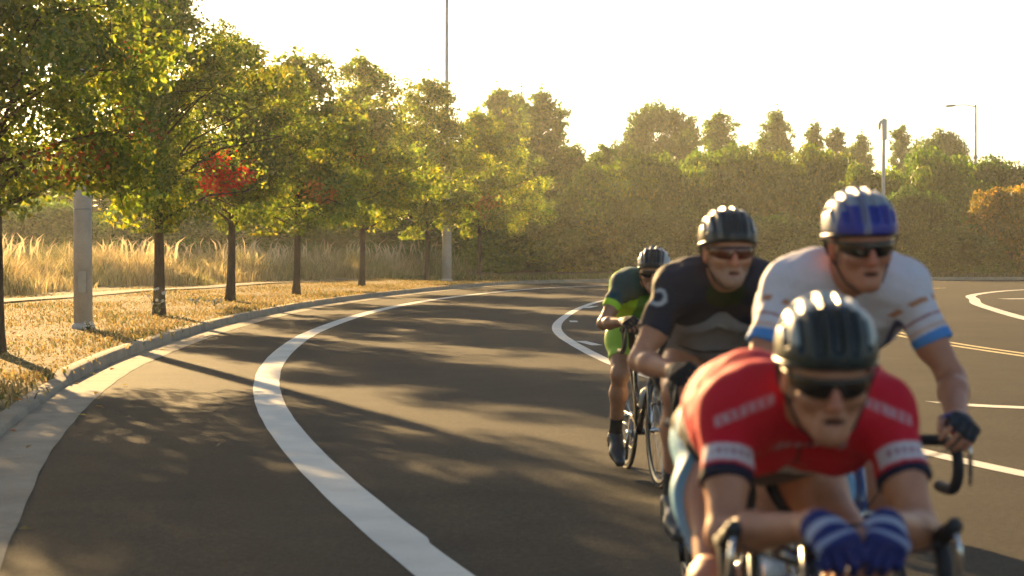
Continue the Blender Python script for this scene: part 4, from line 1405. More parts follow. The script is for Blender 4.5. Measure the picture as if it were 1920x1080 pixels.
    Fh.cone((0, -0.10, 0.085), (0, -0.145, 0.06), 0.045, 0.03, 0.03)
    Fh.ell((0, -0.016, 0.042), (0.081, 0.106, 0.092), 0.004, sub=True)
    Fh.cut((0, 0, 0.026), (0, 0.16, -1))
    Fh.cut((0, 0.125, 0.0), (0, 1, 0.05))
    def surf(x, a, rr=1.0):
        yy = math.cos(a); zz = math.sin(a); qx = math.sqrt(max(0, 1 - (x / 0.099) ** 2))
        return (x * rr, -0.016 + 0.134 * qx * yy * rr, 0.052 + 0.107 * qx * zz * rr)
    for x, segs, r_ in ((0.0, ((0.30, 0.95), (1.2, 1.75), (2.0, 2.5)), 0.0125), (0.033, ((0.26, 1.0), (1.22, 1.9), (2.15, 2.7)), 0.0115),
                        (0.064, ((0.32, 1.05), (1.3, 1.95), (2.2, 2.75)), 0.010), (0.088, ((0.50, 1.25), (1.55, 2.4)), 0.0085)):
        for sg in ((1,) if x == 0 else (1, -1)):
            for a0, a1 in segs:
                pts = [surf(sg * x, a0 + (a1 - a0) * t, 1.0) for t in (0, 0.33, 0.66, 1)]
                for i in range(3):
                    Fh.cone(pts[i], pts[i + 1], r_, r_, 0.003, sub=True)
    helm = build_mesh('helmet', Fh, M_SHELL, root, lambda v: P['helmet'](v), 2)
    hm = Matrix(HM.tolist()).to_4x4(); hm.translation = Vector(H)
    helm.matrix_local = hm
    # dark pads inside the shell, the rim band
    hb = MB()
    ring = []
    for k in range(36):
        a = 2 * math.pi * k / 36
        x, y = 0.094 * math.cos(a), -0.018 + 0.127 * math.sin(a)
        if y > 0.105: y = 0.105
        ring.append((x, y, 0.029 + 0.16 * y))
    hb.tube(ring + ring[:2], 0.0075, 8, cap=False)
    hb.build('rim_band', M_BLACK, helm, True)
    Fp = Field((-0.11, -0.14, -0.06), (0.11, 0.11, 0.15), 0.004)
    Fp.ell((0, -0.014, 0.039), (0.0785, 0.1005, 0.0885), 0.01)
    Fp.cut((0, 0.055, 0.03), (0, 0.75, -0.62)); Fp.cut((0, -0.05, -0.045), (0, 0.2, -1))
    hair = build_mesh('hair', Fp, M_HAIR, root, const(P['hair']), 1, lambda v: 0.0012 * waves(v, 3, 12, 150, 400))
    hair.matrix_local = hm
    st = MB()
    for s in (-1, 1):
        j = (s * 0.0735, 0.012, -0.052)
        st.tube([(s * 0.086, 0.055, 0.036), (s * 0.079, 0.035, -0.01), j], 0.0045, 6, flat=0.35)
        st.tube([(s * 0.092, -0.045, 0.02), (s * 0.088, -0.022, -0.02), j], 0.0045, 6, flat=0.35)
        st.tube([j, (s * 0.052, 0.030, -0.098), (s * 0.02, 0.045, -0.121), (0, 0.048, -0.123)], 0.0045, 6, flat=0.35)
    so = st.build('chin_strap', M_STRAP, helm, True)
    lens = MB()
    nA, nZ = 26, 7
    vs2, fs2 = [], []
    for layer in (0, 1):
        off = 0.0 if layer == 0 else -0.0025
        for i in range(nA + 1):
            a = R(-74 + 148 * i / nA); ab = abs(a)
            xx = (0.079 + off) * math.sin(a); yy = 0.030 + (0.076 + off) * math.cos(a)
            ztop = 0.0215 - 0.003 * ab - (0.004 if ab < 0.12 else 0)
            low = -0.021 + 0.020 * max(0, (ab - 0.45)) ** 1.5
            nz = max(0, 1 - ab / 0.20)
            zbot = low + 0.024 * nz ** 0.8
            for kz in range(nZ):
                t = kz / (nZ - 1)
                vs2.append((xx, yy - 0.004 * (2 * t - 1) ** 2 - 0.004 * t, ztop + (zbot - ztop) * t))
    m_ = (nA + 1) * nZ
    for i in range(nA):
        for kz in range(nZ - 1):
            a = i * nZ + kz
            fs2.append((a, a + 1, a + nZ + 1, a + nZ)); fs2.append((m_ + a, m_ + a + nZ, m_ + a + nZ + 1, m_ + a + 1))
        for kz in (0, nZ - 1):
            a = i * nZ + kz
            q_ = (a, a + nZ, m_ + a + nZ, m_ + a)
            fs2.append(q_ if kz == 0 else q_[::-1])
    lens.add(vs2, fs2)
    gl_ = lens.build('sunglasses', P['lens'], root, True); gl_.matrix_local = hm
    ar = MB()
    for s in (-1, 1):
        ar.tube([(s * 0.0765, 0.050, 0.014), (s * 0.083, 0.015, 0.013), (s * 0.084, -0.02, 0.012), (s * 0.084, -0.034, -0.005)], [0.004, 0.0035, 0.003, 0.003], 6)
    ar.tube([(0.079 * math.sin(R(a)), 0.031 + 0.077 * math.cos(R(a)), 0.0222 - 0.003 * abs(R(a))) for a in range(-74, 75, 8)], 0.0024, 6)
    ar.build('glasses_frame', M_BLACK, gl_, True)
    if P.get('beard'):
        Fb = Field((-0.09, -0.02, -0.15), (0.09, 0.12, 0.0), 0.004)
        for s in (-1, 1):
            Fb.cone((s * 0.056, 0.004, -0.040), (s * 0.016, 0.068, -0.100), 0.025, 0.023, 0.025)
            Fb.cone((s * 0.026, 0.078, -0.066), (0.0, 0.083, -0.050), 0.010, 0.009, 0.012)
        Fb.ell((0, 0.074, -0.100), (0.029, 0.024, 0.024), 0.02)
        Fb.ell((0, 0.092, -0.070), (0.020, 0.012, 0.008), 0.006, sub=True)
        bo = build_mesh('beard', Fb, M_HAIR, root, const(P['beard']), 1, lambda v: 0.0015 * waves(v, 8, 12, 200, 500))
        bo.matrix_local = hm
    return root, J

# ------------------------------------------------------------------ bicycles
def ring_mesh(R0, prof, n=64):
    """prof: (dr, dx) cross-section points turned about the x axis"""
    mb = MB()
    M = Matrix.Rotation(math.pi / 2, 4, 'Y')
    mb.lathe([(R0 + dr, dx) for dr, dx in prof], n, M, close=True)
    return mb
wheel_cache = {}
def wheel(parent, y, mat_rim, rear=False, seed=0):
    key = (mat_rim.name, rear)
    if key not in wheel_cache:
        a = [(0.3375 + 0.0 - 0.325 + 0.0125 * math.cos(t), 0.0125 * math.sin(t)) for t in np.linspace(0, 2 * math.pi, 12, endpoint=False)]
        ty = ring_mesh(0.325, a).build('tyre', M_TYRE, None, True)
        rm = ring_mesh(0.325, [(0.0, 0.010), (0.0, -0.010), (-0.012, -0.0115), (-0.030, -0.006), (-0.033, 0.0), (-0.030, 0.006), (-0.012, 0.0115)]).build('wheel', mat_rim, None, False)
        hb = MB(); Mx = Matrix.Rotation(math.pi / 2, 4, 'Y')
        hb.lathe([(0.004, -0.058), (0.010, -0.052), (0.024, -0.034), (0.024, -0.031), (0.011, -0.026), (0.011, 0.026), (0.024, 0.031), (0.024, 0.034), (0.010, 0.052), (0.004, 0.058)], 16, Mx)
        ho = hb.build('hub', M_CHROME, None, True)
        sp_ = MB()
        for k in range(24):
            a0 = 2 * math.pi * k / 24; sd = 0.032 if k % 2 else -0.032; a1 = a0 + (0.32 if (k // 2) % 2 else -0.32)
            sp_.tube([(sd, 0.023 * math.cos(a1), 0.023 * math.sin(a1)), (sd * 0.1, 0.294 * math.cos(a0), 0.294 * math.sin(a0))], 0.0012, 4)
        so = sp_.build('spokes', M_CHROME, None)
        wheel_cache[key] = [rm, ty, ho, so]
        src = wheel_cache[key]
    else:
        src = []
        for q in wheel_cache[key]:
            c = q.copy(); COL.objects.link(c); src.append(c)
    src[0].parent = parent; src[0].location = (0, y, 0.3375); src[0].rotation_euler = (0.2 + seed, 0, 0)
    for q in src[1:]: q.parent = src[0]
    src[3]['kind'] = 'stuff'
    return src[0]

def bicycle(P):
    root = empty('bicycle', P['loc'], P['rz'])
    tag(root, P['bike_label'], 'bicycle', 'racing bicycles of the group')
    fm = plain('frame_paint_%d' % P['seed'], P['frame'], 0.25, 0.0, 0.08, 12, 0, 0.6)
    rimm = P.get('rim', M_BLACK)
    ya, yf = -0.41, 0.585
    bz = P['bar_z']; by = P['bar_y']
    seat_top = vec(0, P['hip'][1] - 0.02, P['saddle_z'])
    st_dir = unit(vec(0, -0.29, 0.957))
    st_top = BB + st_dir * 0.50
    ht_top = vec(0, 0.405, 0.80); ht_bot = vec(0, 0.452, 0.665)
    fr = MB()
    fr.tube([BB, st_top], [0.016, 0.0155], 14)
    fr.tube([st_top - st_dir * 0.03, ht_top - vec(0, 0, 0.03)], [0.0155, 0.018], 14)
    fr.tube([BB, ht_bot + vec(0, 0, 0.03)], [0.021, 0.020], 14)
    fr.tube([ht_bot, ht_top], [0.022, 0.020], 14)
    fr.tube([BB - vec(0.035, 0, 0), BB + vec(0.035, 0, 0)], 0.022, 14)
    for s in (-1, 1):
        fr.tube([st_top - st_dir * 0.04 + vec(s * 0.012, 0, 0), vec(s * 0.045, ya * 0.75, 0.46), vec(s * 0.065, ya, 0.3375)], [0.009, 0.008, 0.007], 8)
        fr.tube([BB + vec(s * 0.02, 0, 0), vec(s * 0.04, ya * 0.5, 0.30), vec(s * 0.065, ya, 0.3375)], [0.012, 0.010, 0.008], 8)
    fr.build('frame', fm, root, True)
    fk = MB()
    fk.tube([ht_bot, ht_bot + vec(0, 0.012, -0.03)], [0.022, 0.026], 12)
    for s in (-1, 1):
        fk.tube([ht_bot + vec(s * 0.018, 0.008, -0.018), vec(s * 0.042, 0.485, 0.60), vec(s * 0.052, 0.545, 0.42), vec(s * 0.055, yf, 0.3375)], [0.015, 0.013, 0.009, 0.007], 10)
    fk.build('fork', fm, root, True)
    wheel(root, yf, rimm, False, P['seed'] * 0.13); wheel(root, ya, rimm, True, P['seed'] * 0.31)
    sp_ = MB(); sp_.tube([st_top - st_dir * 0.05, seat_top - vec(0, -0.01, 0.045)], 0.0136, 12); sp_.build('seat_post', M_BLACK, root, True)
    F = Field(seat_top - vec(0.1, 0.19, 0.07), seat_top + vec(0.1, 0.21, 0.05), 0.005)
    F.cone(seat_top + vec(0, -0.10, -0.024), seat_top + vec(0, 0.16, -0.026), 0.026, 0.019, 0.03)
    for s in (-1, 1): F.cone(seat_top + vec(s * 0.045, -0.12, -0.024), seat_top + vec(s * 0.012, 0.04, -0.024), 0.024, 0.02, 0.03)
    build_mesh('saddle', F, M_SHOE, root, const((0.02, 0.02, 0.02)), 1)
    stm = MB()
    stm.tube([ht_top - vec(0, 0, 0.01), ht_top + vec(0, -0.012, bz - 0.80 - 0.02 if bz > 0.83 else 0.02)], 0.0185, 12)
    stm.tube([ht_top + vec(0, -0.012, bz - 0.80 - 0.02 if bz > 0.83 else 0.02), vec(0, by, bz)], [0.017, 0.0175], 12)
    stm.tube([vec(-0.022, by, bz), vec(0.022, by, bz)], 0.024, 14)
    stm.build('stem', M_BLACK, root, True)
    W2 = P.get('bar_w', 0.21)
    hbm = MB(); hbm.tube([vec(-0.10, by, bz), vec(0.10, by, bz)], 0.0145, 14)
    for s in (-1, 1):
        pts = [vec(s * 0.09, by, bz), vec(s * (W2 - 0.04), by + 0.002, bz), vec(s * (W2 - 0.008), by + 0.02, bz), vec(s * W2, by + 0.06, bz - 0.004), vec(s * W2, by + 0.10, bz - 0.016),
               vec(s * W2, by + 0.123, bz - 0.05), vec(s * W2, by + 0.118, bz - 0.09), vec(s * W2, by + 0.085, bz - 0.122), vec(s * W2, by + 0.03, bz - 0.13), vec(s * W2, by - 0.04, bz - 0.13)]
        c = resample(catmull(pts, 5), 0.012)
        hbm.tube(c, [0.0155] * len(c), 12)
    hb = hbm.build('handlebar', M_TAPE, root, True)
    for s in (-1, 1):
        hd = MB()
        hd.tube([vec(s * W2, by + 0.085, bz - 0.012), vec(s * W2, by + 0.125, bz + 0.010), vec(s * W2, by + 0.165, bz + 0.022), vec(s * W2, by + 0.188, bz + 0.038), vec(s * W2, by + 0.194, bz + 0.047)], [0.017, 0.0185, 0.018, 0.016, 0.009], 12)
        ho = hd.build('brake_hood', M_RUBBER, hb, True)
        lv = MB()
        lv.tube([vec(s * W2, by + 0.185, bz + 0.03), vec(s * (W2 + 0.008), by + 0.195, bz - 0.02), vec(s * (W2 + 0.014), by + 0.178, bz - 0.075), vec(s * (W2 + 0.018), by + 0.165, bz - 0.105)], [0.010, 0.011, 0.009, 0.005], 8, flat=0.6)
        lv.build('brake_lever', M_CHROME if P.get('lever', 0) else M_BLACK, hb, True)
        cb = MB()
        cb.tube(catmull([vec(s * (W2 - 0.012), by + 0.15, bz + 0.0), vec(s * (W2 - 0.06), by + 0.15, bz + 0.01 - 0.03), vec(s * 0.06, by + 0.12, bz - 0.06), vec(s * 0.01, by + 0.0, bz - 0.18)], 6), 0.0024, 6)
        cb.build('cable', M_BLACK, hb, True)
    for yy, zz, nm in ((ht_bot[1] + 0.045, ht_bot[2] + 0.01, 'front_brake'), (-0.17, 0.70 - 0.04, 'rear_brake')):
        bk = MB()
        for s in (-1, 1):
            bk.tube([vec(0, yy, zz + 0.018), vec(s * 0.028, yy, zz + 0.008), vec(s * 0.030, yy, zz - 0.03), vec(s * 0.017, yy - 0.005, zz - 0.05)], [0.008, 0.009, 0.007, 0.008], 8)
        bk.build(nm, M_CHROME, root, True)
    # drive train
    ang = P['crank']
    Mx = Matrix.Translation((0.046, 0, BB[2])) @ Matrix.Rotation(math.pi / 2, 4, 'Y')
    cr = MB()
    prof = [(0.104, -0.0015), (0.104, 0.0015), (0.082, 0.002), (0.082, -0.002)]
    cr.lathe(prof, 48, Mx, close=True)
    cr.lathe([(r * 0.75, h_ - 0.007) for r, h_ in prof], 40, Mx, close=True)
    for k in range(5):
        a = ang + k * 2 * math.pi / 5
        cr.tube([vec(0.048, 0, BB[2]), vec(0.046, 0.09 * math.cos(a), BB[2] + 0.09 * math.sin(a))], [0.012, 0.008], 8, flat=0.5)
    cr.build('chainrings', M_CHROME, root)
    for s in (1, -1):
        a = ang + (0 if s > 0 else math.pi)
        pd = BB + vec(s * 0.135, 0.172 * math.cos(a), 0.172 * math.sin(a))
        c2 = MB(); c2.tube([BB + vec(s * 0.04, 0, 0), BB + vec(s * 0.068, 0, 0), vec(s * 0.078, pd[1], pd[2])], [0.018, 0.016, 0.011], 10)
        co_ = c2.build('crank_arm', M_CHROME, root, True)
        c3 = MB(); c3.tube([vec(s * 0.078, pd[1], pd[2]), vec(s * 0.16, pd[1], pd[2])], 0.008, 8); c3.box(pd + vec(0, 0, -0.002), (0.06, 0.085, 0.014))
        c3.build('pedal', M_BLACK, co_)
    Mr = Matrix.Translation((0.040, ya, 0.3375)) @ Matrix.Rotation(math.pi / 2, 4, 'Y')
    cs = MB()
    for k in range(8): cs.lathe([(0.052 - 0.0035 * k, -0.0008 + 0.0036 * k - 0.014), (0.052 - 0.0035 * k, 0.0008 + 0.0036 * k - 0.014), (0.02, 0.0008 + 0.0036 * k - 0.014), (0.02, -0.0008 + 0.0036 * k - 0.014)], 24, Mr, close=True)
    cs.build('cassette', M_CHAIN, root)
    ch = MB()
    ch.tube([vec(0.046, 0.02, BB[2] + 0.104), vec(0.043, ya, 0.3375 + 0.045)], 0.0042, 6)
    ch.tube([vec(0.046, 0.0, BB[2] - 0.104), vec(0.043, ya + 0.06, 0.20), vec(0.043, ya + 0.02, 0.225), vec(0.043, ya + 0.03, 0.29)], 0.0042, 6)
    ch.build('chain', M_CHAIN, root)
    de = MB(); de.tube([vec(0.05, ya, 0.31), vec(0.052, ya + 0.02, 0.27), vec(0.045, ya + 0.05, 0.205)], [0.012, 0.014, 0.011], 8); de.build('rear_derailleur', M_BLACK, root, True)
    bd = unit(ht_bot - BB)
    bo = MB(); q0 = BB + bd * 0.20 + vec(0, -0.03, 0.045)
    bo.tube([q0, q0 + bd * 0.005, q0 + bd * 0.12, q0 + bd * 0.135, q0 + bd * 0.15, q0 + bd * 0.155, q0 + bd * 0.175], [0.030, 0.036, 0.036, 0.031, 0.027, 0.012, 0.010], 16)
    bo.build('water_bottle', M_BOTTLE, root, True)
    cg = MB()
    for s in (-1, 1):
        cg.tube([q0 + vec(s * 0.0385, 0, 0) + bd * 0.11, q0 + vec(s * 0.0385, 0, 0) + bd * 0.02, q0 - bd * 0.008 + vec(s * 0.01, 0, 0)], 0.003, 6)
    cg.build('bottle_cage', M_CHROME, root, True)
    if P.get('bag'):
        bg_ = MB(); bg_.box((0, by + 0.055, bz - 0.06), (0.17, 0.085, 0.13)); bgo = bg_.build('handlebar_bag', M_BAG, root)
        md = bgo.modifiers.new('edges', 'BEVEL'); md.width = 0.015; md.segments = 3
    if P.get('lamp'):
        lm = MB(); lm.tube([vec(0, by + 0.04, bz + 0.03 - 0.22), vec(0, by + 0.085, bz + 0.03 - 0.22)], [0.016, 0.022], 14); lo_ = lm.build('headlight', M_BLACK, root, True)
        lg, nt, b_ = new_mat('headlight_glow')
        b_.inputs['Emission Color'].default_value = (1, 0.95, 0.85, 1); b_.inputs['Emission Strength'].default_value = 12
        b_.inputs['Base Color'].default_value = (0.8, 0.8, 0.8, 1)
        lm = MB(); lm.tube([vec(0, by + 0.084, bz + 0.03 - 0.22), vec(0, by + 0.089, bz + 0.03 - 0.22)], [0.020, 0.019], 14); lm.build('lens', lg, lo_, True)
    return root

# ------------------------------------------------------------------ the four cyclists
def mark(c, m, col):
    c[m] = col
NAVY = (0.012, 0.014, 0.035); SKYB = (0.12, 0.36, 0.62); REDJ = (0.60, 0.008, 0.026); WHITE = (0.62, 0.60, 0.60)
def jersey_red(v, sl, uv, J):
    x, w, fr = uv(v)
    c = np.tile(np.array(REDJ), (len(v), 1))
    for s, n_ in ((1, 'r'), (-1, 'l')):
        t, d = sl(v, n_)
        arm = (d < 0.085) & (t > 0.02) & (v[:, 0] * s > 0.10)
        mark(c, arm & (t > 0.525), NAVY)
        a, b = J['sh_' + n_], J['elbow_' + n_]
        ax = unit(b - a); q = v - a - ((v - a) @ ax)[:, None] * ax
        fy = q[:, 1]
        mark(c, arm & (t > 0.36) & (t < 0.50) & (fy > 0.012), (0.60, 0.55, 0.57))
        mark(c, arm & (t > 0.40) & (t < 0.455) & (fy > 0.03) & (np.sin(v[:, 0] * 420) > 0.0), (0.35, 0.10, 0.14))
        # pale lettering running from the collar over each shoulder
        ax_ = np.abs(v[:, 0]); zz = v[:, 2] - (a[2] + 0.030 - 0.42 * (ax_ - 0.09))
        lt = (v[:, 0] * s > 0.085) & (ax_ < 0.20) & (np.abs(zz) < 0.010) & (v[:, 1] > a[1])
        mark(c, lt & ((np.sin(ax_ * 360) > -0.3) | (np.abs(zz) > 0.007)), (0.55, 0.32, 0.35))
    zc = v[:, 2] - (J['chest'][2] - 0.085)
    ch = (np.abs(x) < 0.075) & (np.abs(zc) < 0.009) & (v[:, 1] > J['chest'][1])
    mark(c, ch & (np.sin(x * 340) > -0.3), (0.55, 0.33, 0.36))
    mark(c, (np.abs(x) < 0.004) & (fr > 0) & (w > 0.5), (0.10, 0.01, 0.012))
    mark(c, (w < 0.42), (0.045, 0.045, 0.05))
    mark(c, (np.abs(w - 0.45) < 0.035) & (fr > 0), (0.42, 0.42, 0.42))
    return c
def shorts_blue(v, lt, J):
    c = np.tile(np.array((0.20, 0.46, 0.66)), (len(v), 1))
    for s, n_ in ((1, 'r'), (-1, 'l')):
        t = lt(v, n_); side = v[:, 0] * s > 0.0
        mark(c, side & (t > 0.80), (0.40, 0.012, 0.03))
        mark(c, side & (v[:, 0] * s < 0.075), (0.015, 0.015, 0.018))  # inner sides black: the shade between the thighs put into the fabric colour
    return c
def jersey_white(v, sl, uv, J):
    x, w, fr = uv(v)
    c = np.tile(np.array((0.66, 0.63, 0.68)), (len(v), 1))
    mark(c, (np.abs(x) < 0.13) & (fr > 0.02) & (w > 0.35) & (w < 0.86), (0.50, 0.50, 0.52))
    mark(c, (np.abs(np.abs(x) - 0.145) < 0.012) & (w > 0.3) & (w < 0.95), (0.10, 0.11, 0.20))
    mark(c, (w > 0.50) & (w < 0.545) & (np.abs(x) < 0.16) & (fr > 0), (0.55, 0.24, 0.03))
    mark(c, (w > 0.44) & (w < 0.49) & (np.abs(x) < 0.16) & (fr > 0), (0.02, 0.07, 0.09))
    mark(c, (w < 0.30), (0.16, 0.38, 0.55))
    mark(c, (np.abs(x) < 0.0045) & (fr > 0) & (w > 0.4), (0.16, 0.16, 0.2))
    for s, n_ in ((1, 'r'), (-1, 'l')):
        t, d = sl(v, n_)
        arm = (d < 0.09) & (t > 0.05) & (v[:, 0] * s > 0.10)
        mark(c, arm & (t > 0.52), (0.08, 0.25, 0.58))
        mark(c, arm & (t > 0.455) & (t < 0.50), (0.62, 0.44, 0.38))
        mark(c, arm & (t > 0.36) & (t < 0.385), (0.35, 0.16, 0.18))
        mark(c, arm & (t > 0.20) & (t < 0.25) & (np.sin(v[:, 1] * 160) > -.3), (0.45, 0.20, 0.10))
    return c
def shorts_black(v, lt, J):
    c = np.tile(np.array((0.014, 0.014, 0.017)), (len(v), 1))
    for s, n_ in ((1, 'r'), (-1, 'l')):
        t = lt(v, n_); mark(c, (v[:, 0] * s > 0) & (t > 0.655), (0.05, 0.05, 0.055))
    return c
def shorts_lightblue(v, lt, J):
    c = np.tile(np.array((0.014, 0.014, 0.017)), (len(v), 1))
    for s, n_ in ((1, 'r'), (-1, 'l')):
        t = lt(v, n_); mark(c, (v[:, 0] * s > 0.115), (0.18, 0.42, 0.62))
    return c
def jersey_navy(v, sl, uv, J):
    x, w, fr = uv(v)
    c = np.tile(np.array((0.020, 0.024, 0.040)), (len(v), 1))
    mark(c, (np.abs(x) < 0.155) & (w < 0.80 + 0.06 * np.cos(x * 18)) & (fr > -0.02), (0.27, 0.27, 0.29))
    mark(c, (np.abs(x) < 0.155) & (w > 0.30) & (w < 0.33) & (fr > 0), (0.05, 0.05, 0.06))
    mark(c, (np.abs(x) < 0.03) & (w > 0.70) & (w < 0.74) & (fr > 0), (0.45, 0.45, 0.46))
    neck = np.linalg.norm(v - J['head'] - vec(0, -0.05, -0.15), axis=1) < 0.070
    mark(c, neck, (0.022, 0.034, 0.014))
    for s, n_ in ((1, 'r'), (-1, 'l')):
        t, d = sl(v, n_)
        a, b = J['sh_' + n_], J['elbow_' + n_]
        arm = (d < 0.09) & (v[:, 0] * s > 0.12)
        ax = unit(b - a); q = v - a - ((v - a) @ ax)[:, None] * ax
        n0 = unit(vec(s * 0.65, 0.75, 0)); n0 = unit(n0 - ax * (n0 @ ax)); w0 = np.cross(ax, n0) * s
        uu = (v - a) @ ax - 0.075; ww = q @ w0
        rr = np.hypot(uu, ww); an_ = np.arctan2(uu, ww)
        # open pale crescent on the sleeve
        mark(c, arm & (q @ n0 > 0) & (rr > 0.020) & (rr < 0.033) & (np.abs(an_) > 0.7), (0.40, 0.43, 0.46))
    return c
def jersey_green(v, sl, uv, J):
    x, w, fr = uv(v)
    c = np.tile(np.array((0.030, 0.095, 0.090)), (len(v), 1))
    mark(c, (w < 0.90), (0.48, 0.78, 0.03))
    mark(c, (w < 0.84) & (np.sin(w * 55) > 0.85), (0.10, 0.30, 0.02))
    mark(c, (fr > 0.0) & (np.abs(x) < 0.15) & (w < 0.86), (0.48, 0.80, 0.03))
    mark(c, (fr > 0.03) & (np.abs(x) < 0.06) & (w < 0.95), (0.08, 0.28, 0.04))
    mark(c, (w < 0.12), (0.015, 0.015, 0.018))
    for s, n_ in ((1, 'r'), (-1, 'l')):
        t, d = sl(v, n_)
        arm = (d < 0.09) & (v[:, 0] * s > 0.11)
        a, b = J['sh_' + n_], J['elbow_' + n_]
        ax = unit(b - a); q = v - a - ((v - a) @ ax)[:, None] * ax
        th = np.arctan2(q @ unit(np.cross(ax, vec(1, 0, 0))), q[:, 0] * s)
        mark(c, arm & (t > -0.2) & (t < 0.44), (0.030, 0.075, 0.085))
        mark(c, arm & (t > -0.2) & (t < 0.40) & (np.abs(np.abs(th - 0.35) - 0.30) < 0.16), (0.36, 0.44, 0.46))
        mark(c, arm & (t > 0.47), (0.42, 0.70, 0.04))
    return c
def shorts_lime(v, lt, J):
    c = np.tile(np.array((0.014, 0.014, 0.017)), (len(v), 1))
    for s, n_ in ((1, 'r'), (-1, 'l')):
        t = lt(v, n_)
        mark(c, (v[:, 0] * s > 0.07) & (t > 0.15), (0.34, 0.56, 0.05))
        mark(c, (v[:, 0] * s > 0) & (t > 0.60), (0.38, 0.62, 0.06))
    return c
def helm(base, stripe_, front_=None):
    def f(v):
        c = np.tile(np.array(base), (len(v), 1))
        x, y, z = v[:, 0], v[:, 1], v[:, 2]
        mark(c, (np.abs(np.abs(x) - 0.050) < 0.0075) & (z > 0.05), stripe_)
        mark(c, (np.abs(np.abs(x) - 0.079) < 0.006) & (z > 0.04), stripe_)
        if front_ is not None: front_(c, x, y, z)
        inner = ((x / 0.086) ** 2 + ((y + 0.016) / 0.114) ** 2 + ((z - 0.045) / 0.094) ** 2) < 1.0
        mark(c, inner, (0.012, 0.012, 0.012))
        return c
    return f
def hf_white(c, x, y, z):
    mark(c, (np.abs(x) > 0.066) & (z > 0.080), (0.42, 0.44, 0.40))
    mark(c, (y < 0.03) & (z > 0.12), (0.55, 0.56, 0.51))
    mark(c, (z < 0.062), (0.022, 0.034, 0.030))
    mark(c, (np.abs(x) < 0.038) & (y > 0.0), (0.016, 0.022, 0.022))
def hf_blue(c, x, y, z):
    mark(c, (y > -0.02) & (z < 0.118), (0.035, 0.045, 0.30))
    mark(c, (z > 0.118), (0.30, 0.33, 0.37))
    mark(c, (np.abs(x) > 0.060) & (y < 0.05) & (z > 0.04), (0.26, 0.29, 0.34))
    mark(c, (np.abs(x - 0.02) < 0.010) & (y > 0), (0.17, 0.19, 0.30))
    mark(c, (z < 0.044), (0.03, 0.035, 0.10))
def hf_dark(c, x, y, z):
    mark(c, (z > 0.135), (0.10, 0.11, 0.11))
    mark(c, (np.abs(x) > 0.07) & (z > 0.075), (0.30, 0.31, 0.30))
def hf_bw(c, x, y, z):
    mark(c, (y < -0.02) & (np.abs(x) > 0.035), (0.50, 0.50, 0.48))
    mark(c, (np.abs(x) > 0.066) & (z > 0.06), (0.45, 0.45, 0.43))
def glove_blue(v, f, t, n):
    c = np.tile(np.array((0.020, 0.028, 0.135)), (len(v), 1))
    mark(c, (f > 0.03) & (f < 0.055) & (n < 0.0), (0.34, 0.36, 0.46))
    mark(c, (f > 0.078) & (f < 0.090) & (n < 0.005), (0.28, 0.30, 0.42))
    return c
def glove_redblue(v, f, t, n):
    c = np.tile(np.array((0.025, 0.035, 0.20)), (len(v), 1))
    mark(c, (f < 0.03), (0.42, 0.05, 0.04))
    mark(c, (f > 0.065), (0.03, 0.035, 0.045))
    return c
def glove_black(v, f, t, n):
    c = np.tile(np.array((0.018, 0.018, 0.020)), (len(v), 1))
    mark(c, (f > 0.035) & (f < 0.05) & (n < 0), (0.30, 0.30, 0.30))
    return c
HOODS = dict(wrist=(0.206, 0.60, 1.005), elbow=(0.55, -0.25, -0.7), hand_f=(-0.05, 0.96, 0.10), hand_n=(-0.60, 0.15, -0.78), curl=(0.55, 0.75, 0.5))
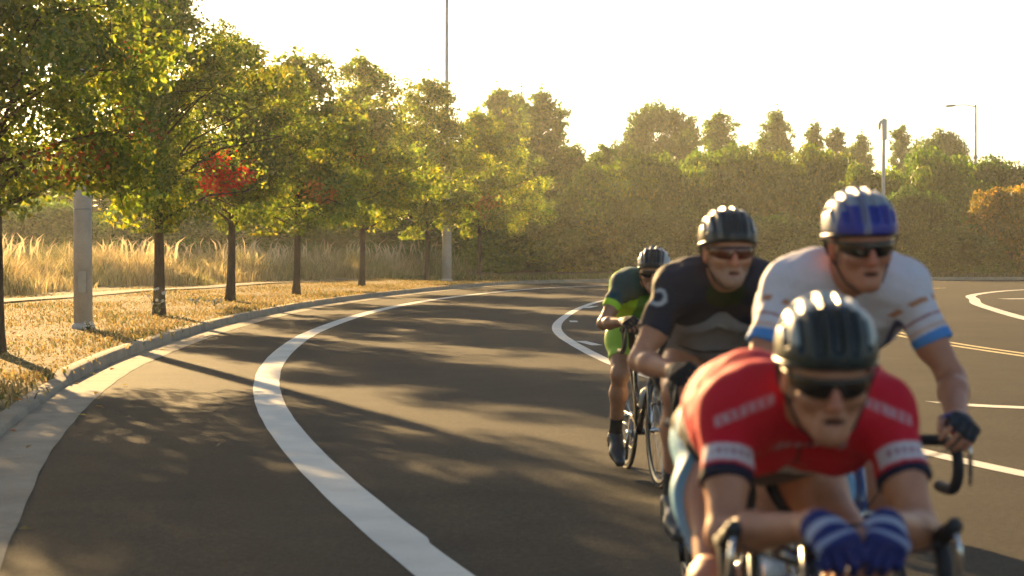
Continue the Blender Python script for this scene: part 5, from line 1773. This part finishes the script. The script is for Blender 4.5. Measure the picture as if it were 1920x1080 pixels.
riders = [
    dict(seed=1, px=(1550, 655), d=3.62, th=4.5, size=0.96, vox=0.005, hvox=0.0024, label='person in red jersey bent low over the bars, foremost of the cyclists',
         bike_label='bicycle of the foremost cyclist in red, forearms on its bars', hip=(0, -0.19, 0.975), saddle_z=0.91, shoulder=(0, 0.37, 1.09), arch=0.012, head=(0, 0.545, 1.158), head_rot=(-0.22, -0.06, 0.0),
         wrist=(0.066, 0.735, 0.895), elbow=(0.42, 0.10, -0.95), hand_f=(-0.22, 0.92, -0.25), hand_n=(-0.35, 0.1, -0.85), curl=(0.75, 1.0, 0.7), crank=R(-62), knee_out=0.16,
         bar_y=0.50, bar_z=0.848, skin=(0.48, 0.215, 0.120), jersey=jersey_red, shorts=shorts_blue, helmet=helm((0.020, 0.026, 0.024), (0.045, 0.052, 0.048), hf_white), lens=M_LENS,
         hair=(0.05, 0.035, 0.025), sock=(0.62, 0.62, 0.60), shoe=(0.50, 0.50, 0.50), glove=glove_blue, glove_len=3, frame=(0.02, 0.02, 0.022), sleeve=0.60, lever=1, short_len=0.95),
    dict(seed=2, px=(1614, 455), d=5.1, th=5, size=1.02, vox=0.005, hvox=0.0027, label='person in white jersey with blue cuffs and a blue helmet',
         bike_label='bicycle ridden by the person in the white jersey', hip=(0, -0.21, 1.02), saddle_z=0.955, shoulder=(0, 0.275, 1.315), arch=0.05, head=(0, 0.43, 1.415), head_rot=(-0.14, 0.06, 0.03),
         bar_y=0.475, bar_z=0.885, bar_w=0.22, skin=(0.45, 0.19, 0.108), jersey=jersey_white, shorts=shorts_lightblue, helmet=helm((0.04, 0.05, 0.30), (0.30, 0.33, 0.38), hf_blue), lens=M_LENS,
         hair=(0.06, 0.045, 0.03), sock=(0.6, 0.6, 0.6), shoe=(0.55, 0.55, 0.55), glove=glove_redblue, glove_len=1, frame=(0.05, 0.08, 0.22), crank=R(120), lever=1, **dict(HOODS, wrist=(0.216, 0.60, 0.94))),
    dict(seed=3, px=(1366, 452), d=6.4, th=3, size=1.02, vox=0.006, hvox=0.0032, label='person with grey stubble in navy and grey jersey with a black helmet',
         bike_label='bicycle ridden by the person in the navy jersey', hip=(0, -0.21, 1.02), saddle_z=0.955, shoulder=(0, 0.26, 1.29), arch=0.05, head=(0, 0.40, 1.395), head_rot=(-0.04, 0.05, 0.0),
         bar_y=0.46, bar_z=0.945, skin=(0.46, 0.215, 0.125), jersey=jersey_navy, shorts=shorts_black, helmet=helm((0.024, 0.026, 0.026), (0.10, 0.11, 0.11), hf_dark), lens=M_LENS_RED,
         hair=(0.30, 0.29, 0.27), stubble=(0.25, 0.185, 0.145), sock=(0.05, 0.05, 0.05), shoe=(0.04, 0.04, 0.045), glove=glove_black, glove_len=1, frame=(0.03, 0.03, 0.035), crank=R(38), **dict(HOODS, wrist=(0.206, 0.585, 0.995))),
    dict(seed=4, px=(1226, 508), d=11.2, th=8, size=0.97, vox=0.007, hvox=0.004, label='person in teal and lime green jersey, last of the cyclists',
         bike_label='bicycle of the last cyclist in lime green, with handlebar bag', hip=(0, -0.20, 0.98), saddle_z=0.92, shoulder=(0, 0.26, 1.21), arch=0.06, head=(0, 0.43, 1.27), head_rot=(-0.12, -0.30, 0.0),
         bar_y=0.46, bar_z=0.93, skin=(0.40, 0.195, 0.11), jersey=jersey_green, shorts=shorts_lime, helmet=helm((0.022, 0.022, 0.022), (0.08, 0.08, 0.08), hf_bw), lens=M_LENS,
         hair=(0.04, 0.03, 0.025), sock=(0.03, 0.03, 0.03), shoe=(0.03, 0.03, 0.032), glove=glove_black, glove_len=1, frame=(0.02, 0.022, 0.024), crank=R(-95), bag=True, lamp=True, **dict(HOODS, wrist=(0.206, 0.585, 0.98))),
]
rider_info = []
for P in riders:
    hp = at_depth(P['px'][0], P['px'][1], P['d'])
    th = R(P['th']); hd = Vector((math.sin(th), -math.cos(th), 0))
    o = hp - hd * P['head'][1]
    P['loc'] = (o.x, o.y, 0.0); P['rz'] = math.pi + th
    rider_info.append((hp, o))
    person(P)
    bicycle(P)
# ------------------------------------------------------------------ haze
mb = MB()
mb.box((0, 90, 12.5), (200, 260, 27.2))
m = bpy.data.materials.new('haze'); m.use_nodes = True
nt = m.node_tree; nt.nodes.remove(nt.nodes['Principled BSDF'])
pv = nt.nodes.new('ShaderNodeVolumePrincipled')
pv.inputs['Color'].default_value = (0.96, 0.97, 0.88, 1)
pv.inputs['Density'].default_value = 0.00040
pv.inputs['Anisotropy'].default_value = 0.6
nt.links.new(pv.outputs[0], nt.nodes['Material Output'].inputs['Volume'])
hz = mb.build('haze', m)
hz['kind'] = 'stuff'
hz['label'] = 'warm thin haze in the low sunlight'
hz['category'] = 'haze'
